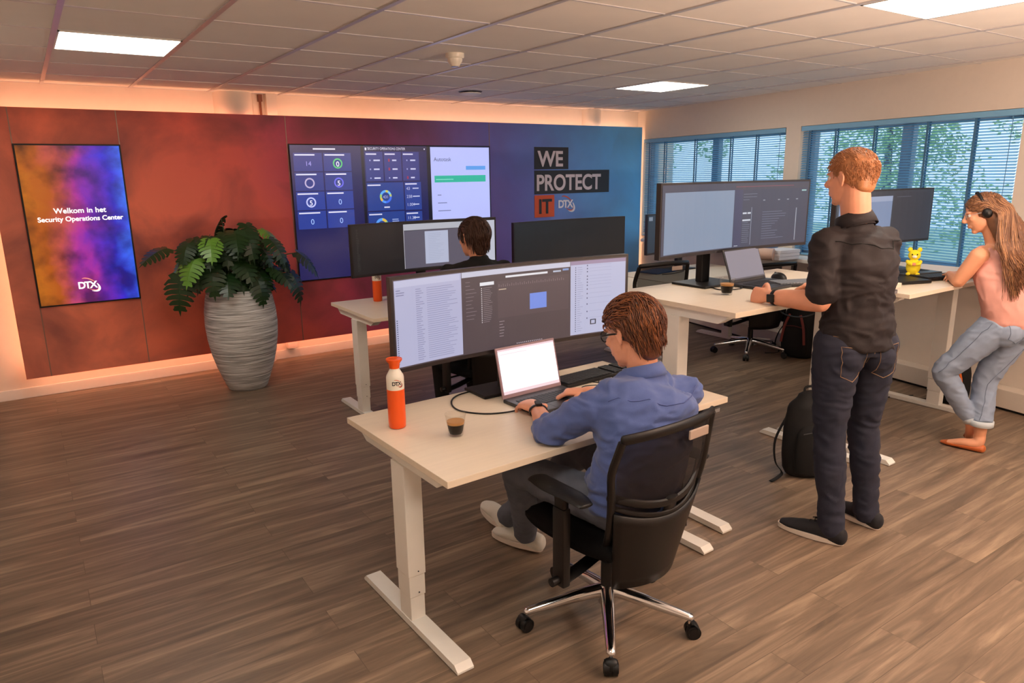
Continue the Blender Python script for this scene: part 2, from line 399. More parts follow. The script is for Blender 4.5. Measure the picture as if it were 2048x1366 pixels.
# ---------------------------------------------------------------- mesh helpers
class MB:
    """collects shapes and links them as one mesh object"""

    def __init__(s):
        s.v = []; s.f = []; s.m = []; s.mats = []; s.cols = None

    def mi(s, m):
        if m is None:
            return 0
        if m not in s.mats:
            s.mats.append(m)
        return s.mats.index(m)

    def add(s, vs, fs, m=None, X=None):
        o = len(s.v); k = s.mi(m)
        s.v += [(X @ V(p)) if X else V(p) for p in vs]
        s.f += [tuple(o + i for i in f) for f in fs]
        s.m += [k] * len(fs)

    def box(s, a, b, m=None, X=None, bev=0.0):
        x0, y0, z0 = a; x1, y1, z1 = b
        if bev <= 0:
            s.add([(x0, y0, z0), (x1, y0, z0), (x1, y1, z0), (x0, y1, z0), (x0, y0, z1), (x1, y0, z1), (x1, y1, z1), (x0, y1, z1)],
                  [(0, 3, 2, 1), (4, 5, 6, 7), (0, 1, 5, 4), (1, 2, 6, 5), (2, 3, 7, 6), (3, 0, 4, 7)], m, X)
            return
        bm = bmesh.new()
        bmesh.ops.create_cube(bm, size=1)
        bmesh.ops.scale(bm, vec=(x1 - x0, y1 - y0, z1 - z0), verts=bm.verts)
        bmesh.ops.translate(bm, vec=((x0 + x1) / 2, (y0 + y1) / 2, (z0 + z1) / 2), verts=bm.verts)
        bmesh.ops.bevel(bm, geom=bm.edges[:], offset=min(bev, (x1 - x0) * .49, (y1 - y0) * .49, (z1 - z0) * .49), segments=2, affect='EDGES', profile=.6)
        bm.verts.index_update()
        s.add([v.co.copy() for v in bm.verts], [tuple(v.index for v in f.verts) for f in bm.faces], m, X)
        bm.free()

    def prism(s, poly, z0, z1, m=None, X=None):
        n = len(poly)
        s.add([(x, y, z0) for x, y in poly] + [(x, y, z1) for x, y in poly],
              [tuple(range(n - 1, -1, -1)), tuple(range(n, 2 * n))] + [(i, (i + 1) % n, n + (i + 1) % n, n + i) for i in range(n)], m, X)

    def lathe(s, prof, m=None, X=None, n=32, close=True):
        vs = []; fs = []
        for r, z in prof:
            for i in range(n):
                a = 2 * PI * i / n
                vs.append((r * math.cos(a), r * math.sin(a), z))
        for j in range(len(prof) - 1):
            for i in range(n):
                fs.append((j * n + i, j * n + (i + 1) % n, (j + 1) * n + (i + 1) % n, (j + 1) * n + i))
        if close:
            fs.append(tuple(range(n - 1, -1, -1)))
            k = (len(prof) - 1) * n
            fs.append(tuple(k + i for i in range(n)))
        s.add(vs, fs, m, X)

    def cyl(s, p, q, r, m=None, n=16, r2=None):
        s.tube([p, q], [r, r2 if r2 else r], m, n, sm=0, dome=False)

    def tube(s, pts, rad, m=None, n=8, sm=0, side=None, dome=False, cap=True):
        """swept ellipse; rad = number | list of numbers or (a,b); side = vector(s) the a axis follows"""
        pts = [V(p) for p in pts]
        k = len(pts)
        if not isinstance(rad, (list, tuple)):
            rad = [rad] * k
        rad = [(r, r) if not isinstance(r, (list, tuple)) else tuple(r) for r in rad]
        sides = None
        if side is not None:
            sides = [V(x) for x in side] if isinstance(side, list) else [V(side)] * k
        if sm > 0 and k > 2 or sm > 0 and k == 2:
            P = []; Rr = []; S = []
            for i in range(k - 1):
                p0 = pts[max(i - 1, 0)]; p1 = pts[i]; p2 = pts[i + 1]; p3 = pts[min(i + 2, k - 1)]
                for j in range(sm):
                    t = j / sm
                    P.append(0.5 * ((2 * p1) + (p2 - p0) * t + (2 * p0 - 5 * p1 + 4 * p2 - p3) * t * t + (-p0 + 3 * p1 - 3 * p2 + p3) * t ** 3))
                    u = t * t * (3 - 2 * t)
                    Rr.append(tuple(rad[i][c] * (1 - u) + rad[i + 1][c] * u for c in (0, 1)))
                    if sides:
                        S.append(sides[i].lerp(sides[i + 1], t))
            P.append(pts[-1]); Rr.append(rad[-1])
            if sides:
                S.append(sides[-1])
            pts, rad = P, Rr
            sides = S if sides else None
            k = len(pts)
        tang = []
        for i in range(k):
            d = pts[min(i + 1, k - 1)] - pts[max(i - 1, 0)]
            tang.append(d.normalized() if d.length > 1e-9 else V((0, 0, 1)))
        if dome:
            # round the ends
            r0 = min(rad[0]); r1 = min(rad[-1])
            pre = []; post = []
            for a in (80, 55, 28):
                c, q = math.cos(math.radians(a)), math.sin(math.radians(a))
                pre.append((pts[0] - tang[0] * r0 * q * .8, (rad[0][0] * c, rad[0][1] * c)))
                post.insert(0, (pts[-1] + tang[-1] * r1 * q * .8, (rad[-1][0] * c, rad[-1][1] * c)))
            t0, t1 = tang[0], tang[-1]
            pts = [p for p, _ in pre] + pts + [p for p, _ in post]
            rad = [r for _, r in pre] + rad + [r for _, r in post]
            tang = [t0] * 3 + tang + [t1] * 3
            if sides:
                sides = [sides[0]] * 3 + sides + [sides[-1]] * 3
            k = len(pts)
        vs = []
        up = None
        for i in range(k):
            t = tang[i]
            if sides:
                a = sides[i] - t * sides[i].dot(t)
                a = a.normalized() if a.length > 1e-6 else t.orthogonal().normalized()
            else:
                if up is None:
                    up = t.orthogonal().normalized()
                a = up - t * up.dot(t)
                a = a.normalized() if a.length > 1e-6 else t.orthogonal().normalized()
                up = a
            b = t.cross(a)
            for j in range(n):
                w = 2 * PI * j / n
                vs.append(pts[i] + a * (rad[i][0] * math.cos(w)) + b * (rad[i][1] * math.sin(w)))
        fs = []
        for i in range(k - 1):
            for j in range(n):
                fs.append((i * n + j, i * n + (j + 1) % n, (i + 1) * n + (j + 1) % n, (i + 1) * n + j))
        if cap:
            fs.append(tuple(range(n - 1, -1, -1)))
            fs.append(tuple((k - 1) * n + j for j in range(n)))
        s.add(vs, fs, m)

    def ball(s, c, r, m=None, X=None, n=16):
        c = V(c)
        if not isinstance(r, (list, tuple)):
            r = (r, r, r)
        vs = [(0, 0, -1)]; fs = []
        h = n // 2
        for j in range(1, h):
            a = -PI / 2 + PI * j / h
            for i in range(n):
                b = 2 * PI * i / n
                vs.append((math.cos(a) * math.cos(b), math.cos(a) * math.sin(b), math.sin(a)))
        vs.append((0, 0, 1))
        for i in range(n):
            fs.append((0, 1 + (i + 1) % n, 1 + i))
            fs.append((len(vs) - 1, 1 + (h - 2) * n + i, 1 + (h - 2) * n + (i + 1) % n))
        for j in range(h - 2):
            for i in range(n):
                fs.append((1 + j * n + i, 1 + j * n + (i + 1) % n, 1 + (j + 1) * n + (i + 1) % n, 1 + (j + 1) * n + i))
        R3 = X.to_3x3() if X else Matrix.Identity(3)
        s.add([c + R3 @ V((x * r[0], y * r[1], z * r[2])) for x, y, z in vs], fs, m)

    def build(s, name, m=None, parent=None, smooth=False, X=None, loc=None, rotz=0.0):
        me = bpy.data.meshes.new(name)
        me.from_pydata([tuple(v) for v in s.v], [], s.f)
        mats = s.mats if s.mats else [m]
        for k in mats:
            me.materials.append(k if k else m)
        if len(mats) > 1:
            me.polygons.foreach_set('material_index', s.m)
        if s.cols:
            at = me.color_attributes.new('col', 'FLOAT_COLOR', 'CORNER')
            buf = []
            for fi, f in enumerate(s.f):
                buf += list(s.cols[fi]) * len(f)
            at.data.foreach_set('color', buf)
        if smooth:
            me.shade_smooth()
            if smooth != 'all':
                try:
                    me.set_sharp_from_angle(angle=math.radians(40))
                except Exception:
                    pass
        me.update()
        o = bpy.data.objects.new(name, me)
        col.objects.link(o)
        if parent:
            o.parent = parent
        if loc is not None:
            o.location = loc
        o.rotation_euler = (0, 0, rotz)
        return o


def tag(o, label, cat, group=None):
    o['label'] = label; o['category'] = cat
    if group:
        o['group'] = group
    return o


def thing(name, label, cat, loc=(0, 0, 0), rotz=0.0, group=None):
    o = bpy.data.objects.new(name, None)
    o.empty_display_size = 0.1
    col.objects.link(o)
    o.location = loc; o.rotation_euler = (0, 0, rotz)
    return tag(o, label, cat, group)


def struct(o):
    o['kind'] = 'structure'
    return o


def dup(root, loc, rotz, label):
    def rec(o, par):
        c = o.copy(); col.objects.link(c)
        if par:
            c.parent = par
        for ch in kids.get(o.name, []):
            rec(ch, c)
        return c
    kids = {}
    for o in bpy.data.objects:
        if o.parent:
            kids.setdefault(o.parent.name, []).append(o)
    r = rec(root, None)
    r.location = loc; r.rotation_euler = (0, 0, rotz)
    r['label'] = label
    return r


def text_mesh(txt, size, bold=0.0, extrude=0.001, spacing=1.0, align='LEFT', sx=1.0):
    c = bpy.data.curves.new('t', 'FONT')
    c.body = txt; c.size = size; c.offset = bold; c.extrude = extrude; c.space_character = spacing; c.align_x = align
    o = bpy.data.objects.new('t', c)
    col.objects.link(o)
    dg = bpy.context.evaluated_depsgraph_get()
    me = bpy.data.meshes.new_from_object(o.evaluated_get(dg))
    vs = [V((v.co.x * sx, v.co.y, v.co.z)) for v in me.vertices]
    fs = [tuple(p.vertices) for p in me.polygons]
    bpy.data.objects.remove(o); bpy.data.meshes.remove(me)
    return vs, fs


# ================================================================ ROOM
CEIL = 2.45
YW = 6.79     # back wall
def quad(name, pts, m, kind=True):
    b = MB(); b.add(pts, [(0, 1, 2, 3)]); o = b.build(name, m)
    return struct(o) if kind else o

b = MB(); b.box((-0.6, -3.2, -0.1), (7.2, 7.0, 0)); struct(b.build('floor', M['floor']))
b = MB(); b.box((-0.6, YW, 0), (7.2, YW + 0.2, 2.7)); struct(b.build('wall_back', M['wall']))
b = MB(); b.box((-0.6, -3.2, 0), (-0.38, YW, 2.7)); struct(b.build('wall_left', M['wall']))
b = MB(); b.box((-0.6, -3.3, 0), (7.2, -3.1, 2.7)); struct(b.build('wall_rear', M['wall']))
b = MB(); b.box((-0.38, YW - 0.015, 0), (6.5, YW, 0.085), bev=0.004); struct(b.build('baseboard_back', M['white']))

# ceiling: suspended grid of square tiles
gx0, gp, gy0 = 0.251, 0.6, 2.589
b = MB(); b.box((-0.6, -3.2, CEIL), (7.2, 7.0, CEIL + 0.12)); ceil_o = struct(b.build('ceiling', M['ceil']))
b = MB()
for i in range(-1, 12):
    x = gx0 + 0.6036 * i
    b.box((x - 0.013, -3.1, CEIL - 0.006), (x + 0.013, YW, CEIL))
for j in range(-9, 8):
    y = gy0 + 0.5964 * j
    if y < YW:
        b.box((-0.38, y - 0.0055, CEIL - 0.004), (6.55, y + 0.0055, CEIL))
struct(b.build('trim_1', M['grid']))


def ceiling_lamp(i, j, label, group=None):
    x0 = gx0 + 0.6036 * i + 0.014; x1 = gx0 + 0.6036 * (i + 1) - 0.014
    y0 = gy0 + 0.5964 * j + 0.008; y1 = gy0 + 0.5964 * (j + 1) - 0.008
    t = thing('ceiling_light', label, 'ceiling light', ((x0 + x1) / 2, (y0 + y1) / 2, CEIL), 0.0, group)
    hx, hy = (x1 - x0) / 2, (y1 - y0) / 2
    f = MB()
    for a, c in (((-hx, -hy), (hx, -hy + .008)), ((-hx, hy - .008), (hx, hy)), ((-hx, -hy), (-hx + .008, hy)), ((hx - .008, -hy), (hx, hy))):
        f.box((a[0], a[1], -0.009), (c[0], c[1], -0.001))
    f.build('frame', M['white'], t)
    d = MB(); d.box((-hx + .008, -hy + .008, -0.007), (hx - .008, hy - .008, -0.001)); d.build('diffuser', M['lamp'], t)


ceiling_lamp(0, 3, 'square white ceiling light panel nearest the left wall, above the welcome screen')
ceiling_lamp(7, 3, 'square white ceiling light panel near the windows, farthest from the camera')
ceiling_lamp(5, -2, 'large white ceiling light panel cut by the top edge at upper right')
for i, j in ((0, -3), (5, -6), (8, -5), (1, -7)):  # unseen panels, added to raise the room brightness
    ceiling_lamp(i, j, 'unseen square ceiling light panel added behind the camera as fill', 'added fill lights behind the camera')

# unseen warm globe added at the rear wall as fill light
t = thing('added_fill_globe', 'unseen round warm globe added on the wall behind the camera as fill light', 'lamp', (5.35, -2.95, 2.17))
b = MB(); b.ball((0, 0, 0), .16, n=24); b.build('globe', emat('warm_fill_glow', (255, 180, 136), 270), t, True)
b = MB(); b.cyl((0, -.15, 0), (0, -.13, 0), .07); b.cyl((0, -.14, 0), (0, -.10, 0), .03); b.build('wall_mount', M['white'], t)

# ceiling fixtures
t = thing('smoke_detector', 'cream domed smoke detector on the ceiling, nearest the camera', 'smoke detector', (2.345, 4.06, CEIL))
b = MB(); b.lathe([(0.0, -0.03), (0.052, -0.03), (0.058, -0.022), (0.058, -0.0), (0, 0)], n=32, close=False); b.build('base', M['cream'], t, True)
b = MB(); b.lathe([(0.0, -0.075), (0.026, -0.075), (0.034, -0.062), (0.046, -0.045), (0.047, -0.03)], n=32, close=False); b.build('sensor_head', M['cream'], t, True)
b = MB(); b.lathe([(0.0, -0.079), (0.022, -0.079), (0.024, -0.0745)], n=24, close=False); b.build('sensor_tip', M['alu'], t, True)
t = thing('ceiling_vent', 'flat round white vent valve on the ceiling close to the media wall', 'vent', (3.50, 5.80, CEIL))
b = MB(); b.lathe([(0.0, -0.03), (0.07, -0.03), (0.095, -0.02), (0.095, -0.012), (0.07, -0.012)], n=32, close=False); b.build('disc', M['white'], t, True)
b = MB(); b.lathe([(0.06, -0.014), (0.06, 0.0)], n=32, close=False); b.lathe([(0.06, -0.001), (0.1, -0.006), (0.11, 0)], n=32, close=False); b.build('collar', M['dark'], t, True)

# columns and pipe on the back wall above the media wall
b = MB(); b.lathe([(0.175, 0), (0.175, CEIL)], n=40, close=False); o = b.build('wall_column', M['wall'], smooth=True, loc=(1.66, YW + 0.05, 0)); struct(o)
b = MB(); b.lathe([(0.14, 0), (0.14, CEIL)], n=40, close=False); o = b.build('wall_column', M['wall'], smooth=True, loc=(5.77, YW + 0.03, 0)); struct(o)
b = MB(); b.box((1.93, YW - 0.07, 0.1), (2.02, YW, CEIL), bev=0.004); o = b.build('cable_duct', M['wall']); tag(o, 'narrow white duct beside the round column above the media wall', 'duct')
b = MB(); b.tube([(1.885, YW - 0.03, 1.9), (1.885, YW - 0.03, CEIL - 0.01)], 0.011, n=10); b.box((1.868, YW - 0.05, 2.38), (1.902, YW - 0.01, 2.44)); o = b.build('thin_pipe', mat('brown_pipe', (120, 70, 44), .5)); tag(o, 'thin brown pipe with dark bracket at the ceiling beside the white duct', 'pipe')

# ---------------------------------------------------------------- window wall (turned 9 degrees)
WX = Matrix.Translation((5.46, 0, 0)) @ Matrix.Rotation(-math.atan(0.16), 4, 'Z')
ZS, ZT = 0.92, 2.115
W2 = (2.27, 4.24); W1 = (4.42, 6.74)
b = MB()
b.box((0, -3.4, 0), (0.25, 7.2, ZS), X=WX)
b.box((0, -3.4, ZT), (0.25, 7.2, 2.7), X=WX)
for y0, y1 in ((W2[1], W1[0]), (W1[1], 7.2), (0.9, W2[0]), (-3.4, -1.6)):
    b.box((0, y0, ZS), (0.25, y1, ZT), X=WX)
struct(b.build('wall_right', M['wall']))
b = MB(); b.box((-0.13, -3.2, 0.02), (0, 7.0, 0.155), X=WX, bev=0.006); struct(b.build('trim_2', M['wall']))
b = MB(); b.box((-0.11, -3.2, 0.0), (0, 7.0, 0.02), X=WX); struct(b.build('trim_3', M['black']))
b = MB(); b.box((-0.24, 0.8, ZS - 0.035), (0.12, 6.42, ZS), X=WX, bev=0.006); struct(b.build('trim_4', M['white']))

def window(n, y0, y1):
    t = thing('window_%d' % n, '', '')
    del t['label']; del t['category']
    t['kind'] = 'structure'
    f = MB()
    x0, x1 = 0.13, 0.19
    ym = (y0 + y1) / 2 - 0.02
    for a, c, z0, z1 in ((y0, y0 + .06, ZS, ZT), (y1 - .06, y1, ZS, ZT), (ym - .05, ym + .05, ZS, ZT), (y0, y1, ZS, ZS + .06), (y0, y1, ZT - .06, ZT)):
        f.box((x0, a, z0), (x1, c, z1), X=WX, bev=.004)
    f.build('window_frame', M['frame'], t)
    for a, c in ((y0 + .06, ym - .05), (ym + .05, y1 - .06)):
        g = MB(); g.box((0.155, a, ZS + .06), (0.161, c, ZT - .06), X=WX); g.build('pane', M['glass'], t)


window(1, *W1); window(2, *W2); window(3, -1.6, 0.9)  # the third is out of view, added to let in more light


def blind(y0, y1, label, cords):
    t = thing('venetian_blind', label, 'blind')
    h = MB(); h.box((-0.005, y0 + .01, ZT - 0.045), (0.05, y1 - .01, ZT - 0.003), X=WX, bev=.003); h.build('headrail', M['bluepaint'], t)
    s = MB()
    pitch = 0.0215
    n = int((ZT - 0.06 - ZS - 0.03) / pitch)
    for i in range(n):
        z = ZT - 0.06 - i * pitch
        tilt = math.radians(34)
        w = 0.0125
        dx, dz = w * math.cos(tilt), w * math.sin(tilt)
        xc = 0.022
        y = y0 + .015; yy = y1 - .015
        # slightly arched slat: 3 rows of points
        P = [(xc - dx, y, z - dz), (xc, y, z + .0018), (xc + dx, y, z + dz), (xc - dx, yy, z - dz), (xc, yy, z + .0018), (xc + dx, yy, z + dz)]
        s.add(P, [(0, 1, 4, 3), (1, 2, 5, 4)], X=WX)
    s.build('slats', M['slat'], t, 'all')
    br = MB(); br.box((0.008, y0 + .015, ZS + .008), (0.036, y1 - .015, ZS + .024), X=WX, bev=.003); br.build('bottom_rail', M['bluepaint'], t)
    for k in cords:
        yc = y0 + (y1 - y0) * k
        c = MB()
        c.box((0.006, yc - .009, ZS + .01), (0.0085, yc + .009, ZT - .045), X=WX)
        c.box((0.0365, yc - .009, ZS + .01), (0.038, yc + .009, ZT - .045), X=WX)
        c.build('ladder_tape', M['blindtape'], t)
    c = MB()
    yc = y0 + 0.07
    c.tube([WX @ V((0.0, yc, ZT - .05)), WX @ V((-0.004, yc, ZT - .5)), WX @ V((-0.004, yc + .004, ZT - .85))], 0.0022, n=6)
    c.lathe([(0.0, -.012), (.009, -.01), (.006, .012), (0, .014)], X=WX @ Matrix.Translation((-0.008, yc, ZT - 0.062)), n=10, close=False)
    c.build('pull_cord', M['blindtape'], t)
    return t


blind(W1[0], W1[1], 'blue venetian blind on the far window next to the media wall', (.33, .58, .82, .17, .95))
blind(W2[0], W2[1], 'blue venetian blind on the near window behind the woman', (.17, .36, .60, .80, .95))
blind(-1.6, 0.9, 'blue venetian blind on the added window beside the camera, out of view', (.2, .4, .6, .8))

# outside: ground, trees
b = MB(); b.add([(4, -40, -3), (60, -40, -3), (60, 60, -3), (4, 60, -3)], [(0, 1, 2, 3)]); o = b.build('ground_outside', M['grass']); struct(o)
rt = random.Random(3)


def tree(x, y, h, r, label):
    t = thing('tree', label, 'tree', (x, y, -3), group='trees outside the windows')
    k = MB(); k.tube([(0, 0, 0), (.1, .05, h * .4), (0, .1, h * .8)], [.22, .16, .07], n=10); k.build('trunk', M['bark'], t)
    f = MB()
    cl = [(rt.gauss(0, r * .45), rt.gauss(0, r * .45), h * .62 + rt.gauss(0, h * .16)) for _ in range(26)]
    for c in cl:
        rr = r * rt.uniform(.22, .42)
        for _ in range(260):
            d = V((rt.gauss(0, 1), rt.gauss(0, 1), rt.gauss(0, 1))).normalized() * rr * rt.uniform(.6, 1)
            p = V(c) + d
            u = V((rt.gauss(0, 1), rt.gauss(0, 1), rt.gauss(0, .5))).normalized() * .085
            w = u.orthogonal().normalized() * .045
            f.add([p - u, p + w, p + u, p - w], [(0, 1, 2, 3)])
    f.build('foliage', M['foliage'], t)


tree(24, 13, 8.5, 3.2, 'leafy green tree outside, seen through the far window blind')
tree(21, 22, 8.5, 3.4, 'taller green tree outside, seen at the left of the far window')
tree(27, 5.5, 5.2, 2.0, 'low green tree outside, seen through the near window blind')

# ================================================================ MEDIA WALL
PY = 6.62
seams = [-0.17, 0.0, 0.71, 2.05, 4.215, 6.46]
PZ0, PZ1 = 0.19, 2.255
t = thing('media_wall', 'long orange to blue smoke printed display wall glowing orange behind its edges', 'display wall', (0, PY, 0))
b = MB()
for k in range(5):
    x0, x1 = seams[k], seams[k + 1]
    b.box((x0 + .002, 0, PZ0), (x1 - .002, .03, PZ1))
wallp = b.build('printed_panel', M['panel'], t)
b = MB()
for x in seams[1:5]:
    b.box((x - .0035, -.002, PZ0), (x + .0035, .03, PZ1))
b.build('seam_strip', M['alum_seam'], t)
b = MB(); b.box((-0.08, .03, PZ0 + .09), (6.36, .055, PZ1 - .09)); b.build('backing_frame', M['white'], t)
b = MB()
b.box((-0.10, .035, PZ1 - .06), (6.38, .05, PZ1 - .045)); b.box((-0.10, .035, PZ0 + .045), (6.38, .05, PZ0 + .06))
b.box((-0.12, .035, PZ0 + .06), (-0.105, .05, PZ1 - .06)); b.box((6.385, .035, PZ0 + .06), (6.40, .05, PZ1 - .06))
led = b.build('led_strip', M['led'], t)

# writing on the media wall
def wall_print(name, parts, label):
    root = None
    for i, (bm_, m_) in enumerate(parts):
        if root is None:
            root = bm_.build(name, m_, t); root['label'] = label
        else:
            bm_.build('lettering', m_, root)


def upright(x, y, z):  # text lying in xy -> standing on the wall, facing -Y
    return Matrix.Translation((x, y, z)) @ Matrix.Rotation(PI / 2, 4, 'X')


def sign(x0, z1, x1, z0, txt, size, m1, m2, tx, tz, sx, label, bold=.006):
    a = MB(); a.box((x0, -.006, z0), (x1, -.0005, z1))
    vs, fs = text_mesh(txt, size, bold, .001, 1.0, 'LEFT', sx)
    c = MB(); c.add(vs, fs, X=upright(tx, -.008, tz))
    wall_print('sign_block', [(a, m1), (c, m2)], label)


sign(4.805, 2.008, 5.29, 1.765, 'WE', .235, M['signdark'], M['signlight'], 4.855, 1.80, .98, 'charcoal block reading WE')
sign(4.805, 1.752, 5.92, 1.49, 'PROTECT', .245, M['signdark'], M['signlight'], 4.825, 1.532, .90, 'charcoal block reading PROTECT')
sign(4.805, 1.478, 5.085, 1.23, 'IT', .225, M['signorange'], M['signdark'], 4.855, 1.275, 1.0, 'orange block reading IT')


def swoosh(mb, cx, cz, s, m1, m2, X):
    """tilted ellipse of comet arcs around the letters"""
    def arc(a0, a1, rx, rz, w, m, dz):
        n = 16; vs = []
        for i in range(n + 1):
            k = i / n
            a = math.radians(a0 + (a1 - a0) * k)
            ww = w * math.sin(PI * min(1, .10 + k * .88)) ** .8
            c, q = math.cos(a), math.sin(a)
            vs.append(((rx + ww) * c, (rz + ww) * q, dz)); vs.append(((rx - ww) * c, (rz - ww) * q, dz))
        mb.add(vs, [(2 * i, 2 * i + 1, 2 * i + 3, 2 * i + 2) for i in range(n)], m, X)
    X = X @ Matrix.Translation((cx, cz, 0)) @ Matrix.Rotation(math.radians(-38), 4, 'Z')
    arc(168, 66, 1.0 * s, .52 * s, .060 * s, m1, 0)
    arc(28, -88, .90 * s, .42 * s, .050 * s, m1, 0)
    arc(62, -62, 1.02 * s, .54 * s, .105 * s, m2, .002 * s)


def logo(size, X, m_text, m_red, m_sw):
    mb = MB()
    vs, fs = text_mesh('DTX', size, size * .03, size * .004, .82, 'CENTER', .95)
    mb.add([v + V((-.1 * size, -.36 * size, 0)) for v in vs], fs, m_text, X @ Matrix.Translation((0, 0, size * .012)))
    swoosh(mb, .14 * size, 0.0, size * .98, m_red, m_sw, X @ Matrix.Translation((0, 0, size * .003)))
    return mb


lg = logo(.122, upright(5.262, -.004, 1.372), M['logowhite'], M['signorange'], M['logowhite'])
o = lg.build('wall_logo', None, t); o['label'] = 'white lettered logo with orange swooshes'


# ---------------------------------------------------------------- displays
class Screen:
    """flat or gently curved screen; content rectangles in 0..1, v downward"""

    def __init__(s, w, h, R=0.0):
        s.w, s.h, s.R = w, h, R
        s.mb = MB(); s.mb.cols = []
        s.k = 0

    def P(s, u, v, d=0.0):
        x = (u - .5) * s.w
        y = 0.0
        if s.R:
            y = (s.R - math.sqrt(s.R ** 2 - x * x))
            y = -y
        return V((x, y - d, (.5 - v) * s.h))

    def rect(s, u0, v0, u1, v1, rgb, k=1.0, layer=None):
        s.k = s.k if layer is None else layer
        d = 0.0014 + 0.0003 * s.k
        n = max(1, int(abs(u1 - u0) * 16)) if s.R else 1
        c = (*[x * k for x in lin(rgb)], 1)
        vs = []
        for i in range(n + 1):
            u = u0 + (u1 - u0) * i / n
            vs += [s.P(u, v0, d), s.P(u, v1, d)]
        s.mb.add(vs, [(2 * i, 2 * i + 1, 2 * i + 3, 2 * i + 2) for i in range(n)])
        s.mb.cols += [c] * n

    def ring(s, u, v, r, t, segs):
        """r, t in metres; segs = list of (fraction, rgb)"""
        a0 = PI / 2
        for fr, rgb in segs:
            n = max(3, int(28 * fr)); vs = []
            for i in range(n + 1):
                a = a0 - 2 * PI * fr * i / n
                for q in (r, r - t):
                    vs.append(s.P(u, v, .0026) + V((q * math.cos(a), 0, q * math.sin(a))))
            s.mb.add(vs, [(2 * i, 2 * i + 1, 2 * i + 3, 2 * i + 2) for i in range(n)])
            s.mb.cols += [(*lin(rgb), 1)] * n
            a0 -= 2 * PI * fr

    def text(s, txt, u, v, size, rgb, align='LEFT', bold=.0, sx=1.0):
        vs, fs = text_mesh(txt, size, bold, 0, 1.0, align, sx)
        base = s.P(u, v, .003)
        s.mb.add([base + V((p.x, 0, p.y)) for p in vs], fs)
        s.mb.cols += [(*lin(rgb), 1)] * len(fs)

    def lines(s, u0, v0, u1, v1, n, rgb, rnd, hfrac=.45, layer=3, lo=.4, hi=1.0):
        dv = (v1 - v0) / n
        for i in range(n):
            w = (u1 - u0) * rnd.uniform(lo, hi)
            s.rect(u0, v0 + dv * i, u0 + w, v0 + dv * (i + hfrac), rgb, 1, layer)

    def build(s, name, parent):
        o = s.mb.build(name, M['screen'], parent)
        return o


def display_case(parent, w, h, bez, depth, R, side_m, chin=0.0):
    """bezel body with a curved face, returns nothing"""
    b = MB()
    n = 16 if R else 1
    W, H = w / 2 + bez, h / 2 + bez
    vs = []
    for i in range(n + 1):
        x = -W + 2 * W * i / n
        y = -(R - math.sqrt(R * R - x * x)) if R else 0
        vs += [(x, y, -H - chin), (x, y, H), (x, y + depth, H), (x, y + depth, -H - chin)]
    fs = []
    for i in range(n):
        a = 4 * i; c = 4 * (i + 1)
        for j in range(4):
            fs.append((a + j, a + (j + 1) % 4, c + (j + 1) % 4, c + j))
    fs += [(3, 2, 1, 0), (4 * n, 4 * n + 1, 4 * n + 2, 4 * n + 3)]
    b.add(vs, fs)
    return b.build('bezel', side_m, parent)


def back_and_stand(parent, zc, h, desk_z, R, base_w=.30, sx=0.0, y0=0.0, col_m=None):
    b = MB(); b.box((-.16, .03, -.10), (.14, .075, .10), bev=.012); b.build('rear_housing', M['black'], parent)
    b = MB(); b.box((sx - .035, .07, desk_z - zc + .01), (sx + .035, .115, .06), bev=.008); b.build('stand_column', col_m or M['black'], parent)
    b = MB(); b.box((sx - base_w / 2, y0, desk_z - zc + .0005), (sx + base_w / 2, .185, desk_z - zc + .014), bev=.005); b.build('stand_base', col_m or M['black'], parent)


MW, MH, MR = 1.215, 0.355, 3.8
dark_bez = mat('monitor_bezel', (44, 38, 38), .35)


def monitor(x, y, zc, desk_z, label, content, rotz=0.0, group='ultrawide desk monitors', w=MW, h=MH, R=MR, bw=.34, sx=0.0, y0=.005):
    t = thing('monitor', label, 'monitor', (x, y, zc), rotz)
    display_case(t, w, h, .011, .032, R, dark_bez, .006)
    S = Screen(w, h, R)
    content(S)
    S.build('screen', t)
    back_and_stand(t, zc, h, desk_z, R, base_w=bw, sx=sx, y0=y0)
    return t


# welcome screen
def welcome():
    t = thing('welcome_screen', 'portrait screen with orange to blue smoke reading Welkom in het Security Operations Center', 'screen', (0.355, PY - .003, 1.37))
    w, h = .715, 1.245
    b = MB(); b.box((-w / 2, -.012, -h / 2), (w / 2, -.001, h / 2), bev=.002); b.build('bezel', M['black'], t)
    b = MB(); b.add([(-w / 2 + .012, -.0135, -h / 2 + .012), (w / 2 - .012, -.0135, -h / 2 + .012), (w / 2 - .012, -.0135, h / 2 - .012), (-w / 2 + .012, -.0135, h / 2 - .012)], [(0, 1, 2, 3)])
    sc = b.build('screen', M['smokescreen'], t)
    tw = emat('screen_white', (255, 255, 255), .95)
    vs, fs = text_mesh('Welkom in het', .057, .0012, 0, 1.02, 'CENTER')
    c = MB(); c.add(vs, fs, X=upright(.015, -.0155, .10)); c.build('lettering', tw, t)
    vs, fs = text_mesh('Security Operations Center', .0515, .0012, 0, 1.0, 'CENTER')
    c = MB(); c.add(vs, fs, X=upright(.015, -.0155, .038))
    c.build('lettering', tw, t)
    l = logo(.075, upright(-.005, -.0155, -.47), tw, emat('screen_orange', (240, 90, 60), .8), tw)
    l.build('screen_logo', None, t)


welcome()

